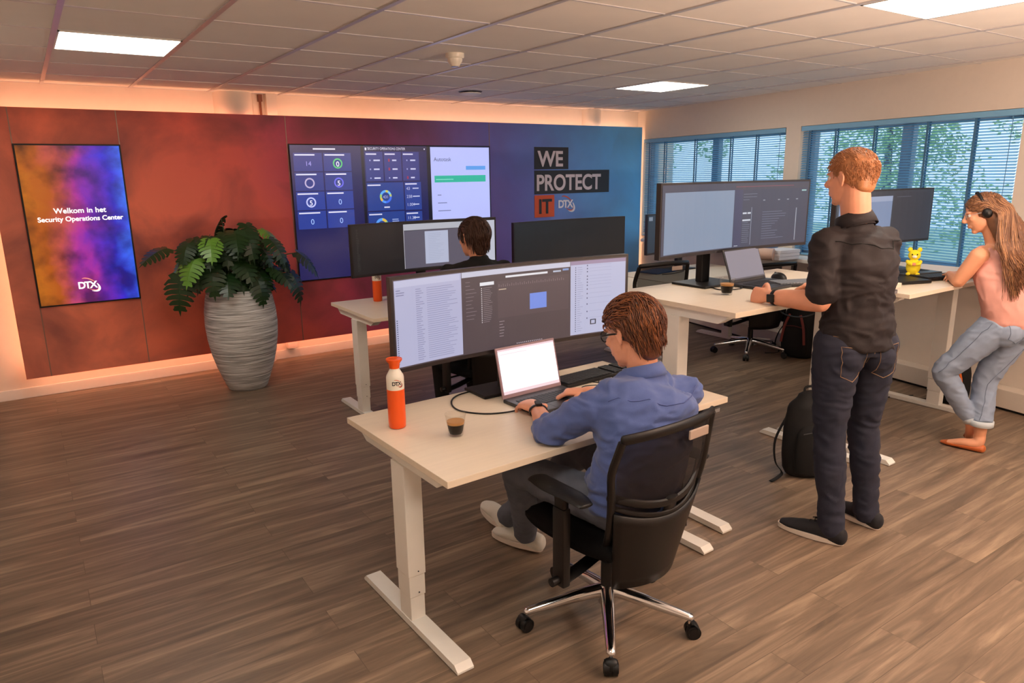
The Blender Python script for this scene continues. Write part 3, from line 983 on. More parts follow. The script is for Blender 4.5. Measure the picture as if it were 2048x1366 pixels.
# big video wall screen
def video():
    t = thing('video_wall_screen', 'very large landscape screen showing blue security dashboards and a white page', 'screen', (3.133, PY - .003, 1.385))
    w, h = 2.155, 1.255
    b = MB(); b.box((-w / 2, -.012, -h / 2), (w / 2, -.001, h / 2), bev=.002); b.build('bezel', M['black'], t)
    S = Screen(w - .02, h - .02)
    S.mb.v = []; off = .0125
    P0 = S.P
    S.P = lambda u, v, d=0.0: P0(u, v, d + off)
    r = random.Random(5)
    bg = (24, 26, 84)
    S.rect(0, 0, 1, 1, bg, 1, 0)
    S.rect(.318, 0, .332, 1, (10, 10, 30), 1, 1)
    S.rect(.648, 0, .667, 1, (10, 10, 30), 1, 1)
    tile = (40, 62, 150)
    # left dashboard: 2 x 4 tiles
    for c in range(2):
        for q in range(4):
            u0 = .012 + c * .132; v0 = .055 + q * .142
            S.rect(u0, v0, u0 + .126, v0 + .134, (44, 58, 134) if q < 2 else tile, 1, 1)
            S.rect(u0 + .006, v0 + .010, u0 + .006 + .075 + .02 * r.random(), v0 + .020, (225, 225, 245), 1, 2)
    S.rect(.10, .022, .20, .032, (230, 230, 245), 1, 2)
    for (c, q), (rgb, txt) in {(1, 0): ((90, 200, 120), '0'), (0, 1): ((190, 180, 215), ''), (1, 1): ((110, 110, 235), '5'), (0, 2): ((195, 200, 250), '5')}.items():
        uc = .012 + c * .132 + .063; vc = .055 + q * .142 + .078
        S.ring(uc, vc, .047, .013, [(1, rgb)])
        if txt:
            S.text(txt, uc, vc + .022, .065, (235, 235, 250), 'CENTER', .001)
    for c, q in ((1, 2), (0, 3), (1, 3)):
        S.text('0', .012 + c * .132 + .063, .055 + q * .142 + .10, .07, (170, 200, 255), 'CENTER')
    S.text('14', .075, .15, .06, (160, 160, 235), 'CENTER')
    # middle dashboard
    S.rect(.335, .008, .645, .04, (20, 22, 66), 1, 1)
    S.rect(.338, .014, .346, .034, (220, 220, 240), 1, 2)
    S.text('SECURITY OPERATIONS CENTER', .350, .031, .034, (215, 215, 240), 'LEFT', 0, .80)
    S.rect(.634, .018, .64, .028, (220, 220, 240), 1, 2)
    for c in range(3):
        u0 = .337 + c * .092
        S.rect(u0, .045, u0 + .086, .27, (46, 56, 128), 1, 1)
        S.rect(u0 + .004, .058, u0 + .055, .068, (215, 215, 240), 1, 2)
        for q in range(3):
            v = .105 + q * .068
            S.rect(u0 + .040, v, u0 + .040 + .02 + .012 * r.random(), v + .011, (200, 205, 235), 1, 2)
            if (c, q) in ((1, 0), (1, 1), (2, 2)):
                S.rect(u0 + .020, v - .006, u0 + .028, v + .016, (150, 40, 80), 1, 2)
            else:
                S.rect(u0 + .020, v, u0 + .026, v + .011, (150, 160, 215), 1, 2)
    for q in range(2):
        v0 = .282 + q * .228
        S.rect(.337, v0, .520, v0 + .218, (34, 62, 140), 1, 1)
        S.rect(.341, v0 + .014, .405, v0 + .024, (215, 215, 240), 1, 2)
    S.ring(.428, .392, .064, .022, [(.08, (205, 200, 90)), (.10, (110, 190, 250)), (.07, (190, 200, 110)), (.25, (60, 110, 235)), (.12, (80, 150, 245)), (.1, (225, 190, 70)), (.1, (150, 200, 120)), (.18, (90, 170, 245))])
    S.text('431', .428, .405, .04, (190, 190, 230), 'CENTER')
    S.rect(.418, .470, .446, .480, (225, 225, 245), 1, 2)
    S.ring(.402, .615, .068, .026, [(.02, (100, 190, 250)), (.13, (225, 190, 70)), (.08, (130, 200, 150)), (.57, (66, 100, 240)), (.20, (90, 160, 245))])
    S.text('108', .402, .628, .04, (190, 190, 230), 'CENTER')
    S.lines(.455, .570, .515, .660, 6, (150, 165, 215), r, .5, 2)
    S.rect(.425, .705, .448, .715, (225, 225, 245), 1, 2)
    for q in range(2):
        v0 = .282 + q * .235
        S.rect(.526, v0, .612, v0 + .222, (40, 64, 146), 1, 1)
        S.rect(.530, v0 + .010, .590, v0 + .020, (215, 215, 240), 1, 2)
        for i, s_ in enumerate((('43', '238', '1.001'), ('11.38', '10.70', '3.617'))[q]):
            v = v0 + .062 + i * .064
            S.text(s_, .534, v, .042, (190, 195, 230))
            S.rect(.567, v - .016, .567 + .03 + .01 * r.random(), v - .008, (200, 205, 235), 1, 2)
    # white page
    S.rect(.668, .006, .998, .995, (186, 192, 252), 1, 1)
    S.text('Autotask', .685, .118, .055, (70, 74, 110))
    S.rect(.862, .158, .975, .190, (92, 156, 232), 1, 2)
    S.rect(.686, .235, .975, .290, (40, 178, 150), 1, 2)
    S.rect(.694, .262, .79, .270, (120, 215, 195), 1, 3)
    for v, w_ in ((.39, .02), (.455, .05), (.52, .07)):
        S.rect(.70, v, .70 + w_, v + .007, (120, 124, 170), 1, 2)
    S.rect(.69, .640, .78, .652, (150, 110, 160), 1, 2)
    S.rect(.69, .70, .75, .708, (130, 134, 180), 1, 2)
    S.rect(.70, .745, .79, .750, (160, 164, 210), 1, 2)
    S.mb.build('screen', M['wallscreen'], t)


video()

# ---------------------------------------------------------------- monitor pictures
def pic_front(S):
    r = random.Random(1)
    S.rect(0, 0, 1, 1, (74, 62, 68), 1, 0)
    S.rect(.004, .012, .268, .985, (176, 176, 206), 1, 1)
    S.rect(.006, .02, .262, .09, (190, 190, 216), 1, 2)
    S.lines(.01, .12, .045, .20, 3, (110, 110, 150), r, .3, 3)
    for i in range(34):
        v = .13 + i * .0245
        S.rect(.085, v, .085 + r.uniform(.015, .034), v + .0065, (126, 126, 164), 1, 3)
        S.rect(.128, v, .128 + r.uniform(.08, .125), v + .0055, (134, 134, 172), 1, 3)
        if i > 12:
            S.rect(.008, v, .0125, v + .012, (70, 72, 110), 1, 3)
    # middle
    S.rect(.270, .012, .742, .075, (196, 196, 214), 1, 2)
    S.lines(.285, .13, .33, .62, 11, (120, 108, 116), r, .16, 2)
    S.rect(.345, .155, .405, .195, (226, 226, 232), 1, 2)
    for i in range(19):
        v = .22 + i * .023
        S.rect(.350, v, .3535, v + .011, (220, 216, 220), 1, 2)
        S.rect(.358, v + .002, .358 + r.uniform(.025, .04), v + .007, (140, 128, 134), 1, 2)
    S.rect(.455, .105, .64, .130, (222, 222, 228), 1, 2)
    S.rect(.420, .165, .735, .62, (82, 68, 74), 1, 1)
    for i in range(32):
        u = .425 + i * .0092
        S.rect(u, .20 + .012 * (i % 2), u + .003, .235, (116, 100, 108), 1, 2)
    S.lines(.425, .26, .46, .30, 1, (190, 170, 150), r, .3, 2)
    S.rect(.560, .36, .635, .56, (112, 140, 222), 1, 3)
    S.lines(.425, .66, .455, .88, 6, (150, 138, 146), r, .2, 2)
    S.rect(.665, .105, .70, .125, (180, 190, 210), 1, 2)
    S.rect(.708, .09, .735, .115, (120, 150, 200), 1, 2)
    for i in range(14):
        S.rect(.50 + i * .0085, .965, .504 + i * .0085, .978, (190, 180, 190), 1, 2)
    # right
    S.rect(.744, .012, .996, .985, (182, 184, 212), 1, 1)
    S.rect(.744, .012, .996, .06, (150, 132, 160), 1, 2)
    for i in range(30):
        v = .09 + i * .029
        S.rect(.765, v, .769, v + .014, (84, 84, 120), 1, 3)
        S.rect(.775, v + .003, .775 + r.uniform(.01, .03), v + .008, (140, 142, 178), 1, 3)
    for v in (.07, .11, .15, .21, .25, .29, .33, .38, .44, .5, .58, .68, .77):
        S.rect(.818, v, .8225, v + .018, (84, 84, 120), 1, 3)
        S.rect(.83, v + .003, .93, v + .007, (160, 162, 196), 1, 3)
    for a in ((.835, .80, .862, .812), (.835, .858, .862, .87), (.835, .80, .840, .87), (.857, .80, .862, .87)):
        S.rect(*a, (48, 48, 64), 1, 3)


def pic_standing(S):
    r = random.Random(2)
    S.rect(0, 0, 1, 1, (58, 62, 82), 1, 0)
    S.rect(.02, .105, .502, .985, (126, 142, 166), 1, 1)
    S.rect(.506, .02, 1, .10, (66, 64, 78), 1, 1)
    S.rect(.51, .05, .90, .062, (120, 66, 80), 1, 2)
    S.rect(.506, .10, .56, .985, (56, 60, 92), 1, 1)
    S.lines(.565, .17, .66, .30, 3, (120, 128, 146), r, .12, 2)
    for u in (.70, .80, .86, .92):
        S.rect(u, .27, u + .014, .285, (140, 146, 160), 1, 2)
    S.rect(.955, .13, .985, .15, (160, 200, 200), 1, 2)
    S.rect(.565, .455, .592, .48, (200, 206, 216), 1, 2); S.rect(.598, .455, .62, .48, (200, 206, 216), 1, 2)
    S.rect(.565, .565, .62, .59, (200, 206, 216), 1, 2)
    S.lines(.565, .61, .62, .95, 11, (100, 108, 128), r, .3, 2, .7)
    S.rect(.624, .38, .627, .97, (140, 150, 170), 1, 2)
    S.lines(.70, .46, .86, .92, 12, (110, 118, 140), r, .16, 2)
    S.rect(.925, .42, .930, .95, (150, 158, 172), 1, 2)
    S.rect(.515, .965, .54, .975, (180, 190, 200), 1, 2)


def pic_far(S):
    r = random.Random(4)
    S.rect(0, 0, 1, 1, (22, 20, 24), 1, 0)
    S.lines(.03, .08, .05, .95, 26, (64, 68, 64), r, .25, 1)
    S.rect(.352, .03, .82, .16, (176, 178, 188), 1, 1)
    S.rect(.352, .16, .355, .97, (200, 200, 210), 1, 1)
    S.rect(.356, .17, .815, .97, (88, 84, 100), 1, 1)
    S.rect(.50, .20, .665, .90, (176, 182, 206), 1, 2)
    S.lines(.525, .25, .64, .85, 16, (150, 156, 184), r, .14, 3)
    S.rect(.820, .03, .998, .97, (188, 190, 204), 1, 1)
    S.lines(.83, .80, .835, .95, 5, (80, 80, 100), r, .4, 2, 1, 1)


def pic_off(S):
    S.rect(0, 0, 1, 1, (14, 17, 21), 1, 0)


def pic_right(S):
    S.rect(0, 0, 1, 1, (44, 48, 60), 1, 0)
    S.rect(.03, .10, .62, .98, (120, 136, 168), 1, 1)
    S.rect(.03, .10, .62, .20, (150, 160, 186), 1, 2)
    S.rect(.64, .04, .98, .98, (40, 42, 54), 1, 1)
    S.rect(.66, .12, .80, .13, (90, 94, 110), 1, 2)


def pic_dark(S):
    S.rect(0, 0, 1, 1, (36, 48, 62), 1, 0)
    S.rect(.01, .04, .06, .14, (120, 130, 146), 1, 1)


# ================================================================ DESKS
def desk(x0, x1, y0, y1, z, label, controller=True, rot=0.0):
    hx, hy = (x1 - x0) / 2, (y1 - y0) / 2
    c_, s_ = math.cos(rot), math.sin(rot)
    t = thing('standing_desk', label, 'desk', (x0 + hx * c_ - hy * s_, y0 + hx * s_ + hy * c_, 0), rot)
    b = MB(); b.box((-hx, -hy, z - .025), (hx, hy, z), bev=.0018); b.build('tabletop', M['desk'], t)
    fx = hx - .055
    for s in (-1, 1):
        # side bracket with tapered ends under the top
        b = MB()
        L = hy - .07
        prof = [(-L, z - .027), (L, z - .027), (L, z - .043), (L - .05, z - .072), (-L + .05, z - .072), (-L, z - .043)]
        x = s * fx
        vs = [(x - .028, p, q) for p, q in prof] + [(x + .028, p, q) for p, q in prof]
        n = 6
        b.add(vs, [tuple(range(n)), tuple(range(2 * n - 1, n - 1, -1))] + [(i, n + i, n + (i + 1) % n, (i + 1) % n) for i in range(n)])
        b.build('side_bracket', M['white'], t)
        b = MB()
        z0 = .03; zt = z - .072
        m1 = z0 + .10; m2 = m1 + .09
        b.box((x - .031, -.045, z0), (x + .031, .045, m1), bev=.003)
        b.box((x - .034, -.048, m1 + .0015), (x + .034, .048, m2), bev=.003)
        b.box((x - .037, -.051, m2 + .0015), (x + .037, .051, zt), bev=.003)
        b.box((x - .030, -.044, m1), (x + .030, .044, m2 + .01))
        leg = b.build('leg', M['white'], t)
        for zz in (m1 + .018, m2 + .018):
            sc = MB(); sc.ball((x + .005, -.0515, zz), .003, n=8); sc.build('screw', M['dark'], leg)
        b = MB()
        L = .385
        prof = [(-L, 0.004), (L, 0.004), (L, .012), (L - .022, .032), (-L + .022, .032), (-L, .012)]
        vs = [(x - .034, p, q) for p, q in prof] + [(x + .034, p, q) for p, q in prof]
        b.add(vs, [tuple(range(n)), tuple(range(2 * n - 1, n - 1, -1))] + [(i, n + i, n + (i + 1) % n, (i + 1) % n) for i in range(n)])
        for yy in (-L + .04, L - .04):
            b.lathe([(0.02, 0), (.02, .006)], X=Matrix.Translation((x, yy, 0)), n=12)
        b.build('foot', M['white'], t)
    b = MB()
    for yy in (-.14, .14):
        b.box((-fx, yy - .02, z - .062), (fx, yy + .02, z - .03))
    b.build('crossbar', M['white'], t)
    if controller:
        b = MB(); b.box((hx - .17, -hy - .012, z - .052), (hx - .06, -hy + .05, z - .029), bev=.004)
        c = b.build('height_control', M['dark'], t)
        b = MB(); b.box((hx - .155, -hy - .0135, z - .049), (hx - .07, -hy - .0125, z - .033)); b.build('button_strip', M['alu'], c)
    return t


desk(1.012, 2.452, 1.885, 2.685, .75, 'white-framed standing desk at seated height in the foreground, with laptop and coffee', rot=math.radians(2))
desk(2.565, 3.975, 2.01, 2.81, 1.10, 'raised standing desk beside the man in the dark shirt')
desk(4.005, 5.405, 1.975, 2.775, 1.035, 'raised standing desk the woman leans on by the near window')
desk(1.83, 3.235, 4.36, 5.16, .79, 'standing desk of the dark-haired man near the potted plant')
desk(3.26, 4.665, 4.36, 5.16, .75, 'standing desk with the switched-off monitor near the blue end of the media wall')
desk(4.69, 6.0, 4.36, 5.16, .75, 'standing desk in the far corner by the window with a blue folder')

monitor(1.736, 2.535, 1.152, .75, 'curved ultrawide monitor on the foreground desk showing white and brown windows', pic_front)
monitor(3.245, 2.60, 1.475, 1.10, 'ultrawide monitor in front of the standing man, grey window left and dark list right', pic_standing, bw=.3, sx=-.12, y0=-.06)
monitor(2.515, 4.90, 1.195, .79, 'ultrawide monitor facing the dark-haired seated man with a white document page', pic_far)
monitor(3.925, 4.90, 1.14, .75, 'switched-off black ultrawide monitor below the WE PROTECT IT sign', pic_off)
monitor(5.42, 4.90, 1.14, .75, 'ultrawide monitor in the far corner, only its dark left edge showing behind another', pic_dark, w=1.15)
monitor(4.93, 2.70, 1.39, 1.035, 'ultrawide monitor behind the standing man, dark right half beside the yellow toy', pic_right)


# ================================================================ CHAIRS
def chair_back_pt(u, v):
    w = .175 + .075 * math.sin(min(1, v * 1.15) * PI / 2) - .02 * max(0, v - .75) * 4 * abs(u) ** 2
    z = .40 + .485 * v + .012 * (1 - u * u) * v
    y = -.20 - .13 * v + .05 * u * u - .03 * math.sin(PI * min(1, v * 1.3)) * .8
    return V((u * w, y, z))


def make_chair(label, star=0.0, dz=0.0):
    t = thing('office_chair', label, 'office chair')
    # star base
    hub = MB(); hub.lathe([(0.0, .07), (.034, .07), (.038, .09), (.036, .135), (.03, .15), (0, .15)], n=24, close=False); hub.build('hub', M['chrome'], t, True)
    for k in range(5):
        a = star + k * 2 * PI / 5
        c, s_ = math.cos(a), math.sin(a)
        lg_ = MB()
        pts = [V((c * r, s_ * r, z)) for r, z in ((.02, .125), (.10, .118), (.22, .098), (.318, .082), (.33, .078))]
        lg_.tube(pts, [(.027, .028), (.026, .025), (.021, .019), (.017, .014), (.014, .009)], n=12, sm=3, side=V((-s_, c, 0)))
        lg_.cyl((c * .325, s_ * .325, .085), (c * .325, s_ * .325, .055), .008, n=10)
        leg = lg_.build('base_leg', M['chrome'], t, True)
        w = MB()
        wa = a + PI / 2 + .5 * math.sin(k * 2.1)
        d = V((math.cos(wa), math.sin(wa), 0))
        for q in (-1, 1):
            cc = V((c * .335, s_ * .335, .0275))
            w.cyl(cc + d * q * .006, cc + d * q * .024, .0272, n=24)
            w.cyl(cc + d * q * .024, cc + d * q * .0265, .020, n=20)
        w.tube([V((c * .335, s_ * .335, .0275)) + V((math.cos(a), math.sin(a), 0)) * .02 * math.cos(x) + V((0, 0, .033 * math.sin(x))) for x in [PI * i / 8 for i in range(9)]], [(.02, .004)] * 9, n=8, side=d)
        w.build('caster', M['black'], leg, True)
    g = MB(); g.cyl((0, 0, .13), (0, 0, .25), .025, n=20); g.build('gas_lift_cover', M['black'], t, True)
    g = MB(); g.cyl((0, 0, .24), (0, 0, .36), .015, n=16); g.build('gas_lift', M['chrome'], t, True)
    g = MB(); g.box((-.10, -.16, .335), (.10, .12, .395), bev=.02)
    g.tube([(-.09, .02, .365), (-.20, .03, .36), (-.24, .03, .358)], [.007, .007, .012], n=8)
    g.build('tilt_mechanism', M['chairblack'], t, True)
    # seat
    s = MB(); n = 14; vs = []; fs = []
    def seat(u, v, top):
        x = .245 * u; y = -.21 + .46 * v
        r = 1 - .16 * max(0, abs(u) - .6) ** 2 * 6 * (abs(v - .5) * 2) ** 3
        x *= r
        e = max(abs(u), abs(2 * v - 1))
        if top:
            z = .475 - .02 * math.exp(-((u * 2) ** 2)) * (1 - abs(2 * v - 1)) - .035 * max(0, e - .8) ** 2 * 20 - .03 * max(0, v - .8) * 3
        else:
            z = .40 + .02 * max(0, e - .8) * 3
        return V((x, y, z))
    for top in (0, 1):
        for i in range(n + 1):
            for j in range(n + 1):
                vs.append(seat(-1 + 2 * i / n, j / n, top))
    N = (n + 1) ** 2
    for i in range(n):
        for j in range(n):
            a = i * (n + 1) + j
            fs.append((a, a + 1, a + n + 2, a + n + 1)); a += N
            fs.append((a, a + n + 1, a + n + 2, a + 1))
    rim = [i * (n + 1) for i in range(n + 1)] + [n * (n + 1) + j for j in range(1, n + 1)] + [i * (n + 1) + n for i in range(n - 1, -1, -1)] + [j for j in range(n - 1, 0, -1)]
    for i in range(len(rim)):
        a, b_ = rim[i], rim[(i + 1) % len(rim)]
        fs.append((a, b_, b_ + N, a + N))
    s.add(vs, fs); s.build('seat', M['fabric'], t, 'all')
    # back net
    net = MB(); n = 16; vs = []
    for i in range(n + 1):
        for j in range(n + 1):
            vs.append(chair_back_pt(-.94 + 1.88 * i / n, .06 + .9 * j / n))
    net.add(vs, [(i * (n + 1) + j, i * (n + 1) + j + 1, (i + 1) * (n + 1) + j + 1, (i + 1) * (n + 1) + j) for i in range(n) for j in range(n)])
    net.build('back_netting', M['netting'], t, 'all')
    fr = MB()
    loop = [chair_back_pt(-1, v) for v in (0.02, .15, .3, .45, .6, .75, .9, .985)]
    fr.tube(loop, [(.012, .017)] * 8, n=10, sm=3, side=V((0, 1, 0)))
    fr.tube([V((-p.x, p.y, p.z)) for p in loop], [(.012, .017)] * 8, n=10, sm=3, side=V((0, 1, 0)))
    fr.tube([chair_back_pt(u, 1.0) for u in (-1, -.8, -.5, 0, .5, .8, 1)], [(.011, .018)] * 7, n=10, sm=3, side=V((0, 1, 0)), dome=True)
    fr.tube([chair_back_pt(u, .02) for u in (-1, -.5, 0, .5, 1)], [(.012, .02)] * 5, n=10, sm=2, side=V((0, 1, 0)), dome=True)
    fr.build('back_frame', M['chairblack'], t, True)
    # lower rear shell with lumbar band
    sh = MB(); vs = []; n = 14
    for i in range(n + 1):
        u = -1 + 2 * i / n
        for j in range(8):
            v = j / 7
            z = .285 + (.285 + .045 * u * u) * v
            w = .165 + .06 * v
            vs.append(V((u * w, -.225 - .06 * v + .06 * u * u - .012, z)))
    sh.add(vs, [(i * 8 + j, i * 8 + j + 1, (i + 1) * 8 + j + 1, (i + 1) * 8 + j) for i in range(n) for j in range(7)])
    so = sh.build('rear_shell', M['chairblack'], t, 'all')
    md = so.modifiers.new('solid', 'SOLIDIFY'); md.thickness = .012
    bd = MB()
    for zz, ww, rr in ((.615, .235, .009), (.575, .225, .006)):
        bd.tube([V((u * ww, -.30 + .075 * u * u, zz + .055 * u * u)) for u in (-1, -.75, -.5, -.25, 0, .25, .5, .75, 1)], [(rr, rr * 1.6)] * 9, n=8, sm=2, side=V((0, 1, 0)), dome=True)
    bd.build('lumbar_band', M['chairblack'], t, True)
    sp = MB(); sp.tube([(0, -.05, .36), (0, -.16, .35), (0, -.235, .40), (0, -.275, .52), (0, -.30, .63)], [(.05, .018), (.05, .018), (.045, .016), (.035, .013), (.03, .01)], n=10, sm=3, side=V((1, 0, 0)))
    sp.build('spine', M['chairblack'], t, True)
    pl = MB()
    c = chair_back_pt(.28, .985)
    pl.box((c.x - .05, c.y - .026, c.z - .045), (c.x + .05, c.y - .018, c.z - .012), bev=.004)
    pl.build('back_plate', M['tag'], t)
    for q in (-1, 1):
        a = MB()
        a.box((q * .305 - .017, -.10, .30), (q * .305 + .017, -.04, .60), bev=.008)
        a.box((q * .305 - .013, -.095, .58), (q * .305 + .013, -.045, .648), bev=.006)
        a.tube([(q * .10, -.06, .35), (q * .22, -.065, .325), (q * .30, -.07, .315)], [(.03, .012)] * 3, n=8, side=V((0, 1, 0)))
        a.lathe([(.0, -.02), (.016, -.018), (.016, .014), (0, .016)], X=Matrix.Translation((q * .335, -.07, .325)) @ Matrix.Rotation(PI / 2, 4, 'Y'), n=10, close=False)
        arm = a.build('armrest', M['chairblack'], t, True)
        p = MB()
        p.tube([(q * .305 + q * .01, -.20, .655), (q * .31, -.14, .662), (q * .31, -.02, .662), (q * .30, .06, .66), (q * .295, .085, .655)], [(.03, .008), (.042, .011), (.045, .012), (.04, .011), (.025, .008)], n=14, sm=3, side=V((1, 0, 0)), dome=True)
        p.build('arm_pad', M['black'], arm, True)
    if dz:
        for o in bpy.data.objects:
            if o.parent == t and o.name.split('.')[0] in ('tilt_mechanism', 'seat', 'back_netting', 'back_frame', 'rear_shell', 'lumbar_band', 'spine', 'back_plate', 'armrest'):
                o.location.z += dz
            if o.parent == t and o.name.split('.')[0] == 'gas_lift':
                o.scale.z = 1 + dz / .3
    return t


chair1 = make_chair('black mesh-back swivel chair the man in the blue shirt sits on', math.radians(-128 - 5))
chair1.location = (1.69, 1.86, 0); chair1.rotation_euler = (0, 0, math.radians(4))
chair1['group'] = 'black office chairs'
chair2 = make_chair('empty black mesh-back swivel chair at the desk with the switched-off monitor', .4, .15)
chair2.location = (3.99, 4.06, 0); chair2.rotation_euler = (0, 0, -.12); chair2['group'] = 'black office chairs'
for loc, rz, lab in (((5.62, 4.22, 0), -.25, 'empty swivel chair near the far window, chrome base seen under the raised desk'),
                     ((2.48, 4.12, 0), .1, 'black swivel chair under the dark-haired man by the potted plant')):
    dup(chair1, loc, rz, lab)


# ================================================================ SMALL THINGS ON DESKS
def at(t):
    return t


def glow_screen(parent, w, h, X, content, R=0):
    S = Screen(w, h, R)
    content(S)
    o = S.mb.build('screen', M['screen'], parent)
    o.matrix_parent_inverse = Matrix.Identity(4)
    o.matrix_local = X
    return o


def laptop(x, y, z, rz, label, w, d, lidh, open_deg, content, body, bezel):
    t = thing('laptop', label, 'laptop', (x, y, z), rz)
    b = MB(); b.box((-w / 2, -d, .001), (w / 2, 0, .017), bev=.004); b.build('base', body, t)
    k = MB()
    for r in range(6):
        n = 14
        for i in range(n):
            x0 = -w * .42 + i * (w * .84 / n)
            k.box((x0 + .0012, -.055 - r * .0175 - .015, .0165), (x0 + w * .84 / n - .0012, -.055 - r * .0175, .0192))
    k.build('keys', M['key'], t)
    p = MB(); p.box((-.055, -d + .012, .0165), (.055, -d + .075, .0175)); p.build('touchpad', M['dark'], t)
    a = math.radians(open_deg - 90)
    X = Matrix.Translation((0, 0, .014)) @ Matrix.Rotation(-a, 4, 'X')
    l = MB(); l.box((-w / 2, 0, 0), (w / 2, .007, lidh), X=X, bev=.003)
    lid = l.build('lid', bezel, t)
    S = Screen(w - .018, lidh - .028)
    content(S)
    o = S.mb.build('screen', M['screen'], lid)
    o.matrix_local = X @ Matrix.Translation((0, -.0005, lidh / 2 + .004))
    return t


def pic_bright(S):
    S.rect(0, 0, 1, 1, (255, 244, 248), 1.25, 0)
    S.rect(0, 0, 1, .04, (236, 206, 214), 1, 1)
    S.rect(.03, .10, .5, .12, (240, 226, 232), 1, 1)
    S.rect(0, .93, 1, 1, (244, 214, 220), 1, 1)


def pic_grey(S):
    S.rect(0, 0, 1, 1, (134, 128, 140), 1, 0)
    S.rect(0, .95, 1, 1, (90, 84, 92), 1, 1)


laptop(1.775, 2.465, .75, math.radians(3), 'open black laptop with a glowing white screen under the typing hands', .335, .235, .225, 104, pic_bright, M['dark'], mat('pinkish_bezel', (150, 120, 126), .4))
laptop(3.32, 2.525, 1.10, math.radians(4), 'open laptop with a grey screen on the raised desk behind the coffee glass', .335, .235, .192, 110, pic_grey, M['dark'], M['dark'])
laptop(2.36, 4.68, .79, math.radians(8), 'pale silver laptop below the far monitor in front of the dark-haired man', .32, .22, .21, 108, pic_grey, M['alu'], mat('silver_lid', (172, 186, 186), .35, metal=.3))
t = laptop(4.86, 2.52, 1.035, math.radians(-14), 'dark laptop behind the keyboard on the woman\'s desk', .33, .23, .22, 178, pic_off, M['dark'], M['dark'])


def keyboard(x, y, z, rz, label, keym, w=.44, d=.135):
    t = thing('keyboard', label, 'keyboard', (x, y, z), rz)
    b = MB(); b.box((-w / 2, -d / 2, .001), (w / 2, d / 2, .018), bev=.005); b.build('case', M['black'], t)
    k = MB()
    for r in range(6):
        n = 22
        for i in range(n):
            if i in (15, 19):
                continue
            x0 = -w / 2 + .008 + i * (w - .016) / n
            y0 = -d / 2 + .008 + r * (d - .016) / 6
            k.box((x0 + .0012, y0 + .001, .017), (x0 + (w - .016) / n - .0012, y0 + (d - .016) / 6 - .002, .024))
    k.build('keys', keym, t)


keyboard(2.175, 2.53, .75, math.radians(4), 'black keyboard on the foreground desk right of the glowing laptop', M['key'])
keyboard(3.545, 2.30, 1.10, math.radians(-22), 'grey-keyed keyboard on the raised desk by the standing man\'s arm', M['keygrey'])
keyboard(4.78, 2.15, 1.037, math.radians(-16), 'dark keyboard in front of the woman on her raised desk', M['key'])
tb = tag((lambda b: (b.box((-.13, -.10, .001), (.13, .10, .020), bev=.004), b.build('tablet', M['black'], loc=(4.42, 2.24, 1.036), rotz=-.35))[1])(MB()), 'closed black tablet case lying left of the woman\'s keyboard', 'tablet')


def mouse(x, y, z, rz, label):
    t = thing('computer_mouse', label, 'mouse', (x, y, z), rz)
    b = MB(); b.ball((0, 0, .002), (.034, .058, .036), n=20)
    b.v = [V((p.x, p.y, max(p.z, .001))) for p in b.v]
    b.build('shell', M['black'], t, True)
    w = MB(); w.cyl((-.003, .034, .03), (.003, .034, .03), .007, n=12); w.build('scroll_wheel', M['dark'], t)


mouse(3.60, 2.53, 1.10, -.3, 'large black mouse on the raised desk beyond the grey keyboard')
mouse(2.22, 2.33, .75, .2, 'black mouse half hidden by the blue-shirted man\'s shoulder')
mouse(2.29, 5.0, .79, 0, 'black mouse on the far desk behind the orange bottle')


def coffee(x, y, z, label):
    t = thing('coffee_glass', label, 'glass', (x, y, z))
    H_, r0, r1 = .086, .027, .041
    b = MB()
    prof = [(0, .0005), (r0, .0005)] + [(r0 + (r1 - r0) * (i / 8) ** .8, .0005 + H_ * i / 8) for i in range(1, 9)] + \
           [(r1 - .0022, H_)] + [(r0 - .0022 + (r1 - r0) * (i / 8) ** .8, .009 + (H_ - .009) * i / 8) for i in range(8, -1, -1)] + [(0, .009)]
    b.lathe(prof, n=40, close=False); b.build('cup', M['cupglass'], t, 'all')
    def rr(z_):
        return r0 - .0026 + (r1 - r0) * max(0, (z_ - .009) / (H_ - .009)) ** .8
    c = MB(); c.lathe([(0, .0095), (rr(.0095) * .96, .0095), (rr(.02), .02), (rr(.035), .035), (rr(.047), .047), (0, .047)], n=32, close=False); c.build('coffee', M['coffee'], t, True)
    c = MB(); c.lathe([(0, .0472), (rr(.0472), .0472), (rr(.058), .058), (0, .058)], n=32, close=False); c.build('crema', M['crema'], t, True)


coffee(1.245, 2.235, .752, 'glass of black coffee with crema on the foreground desk')
coffee(2.93, 2.36, 1.10, 'glass of black coffee on the raised desk beside the standing man\'s hand')


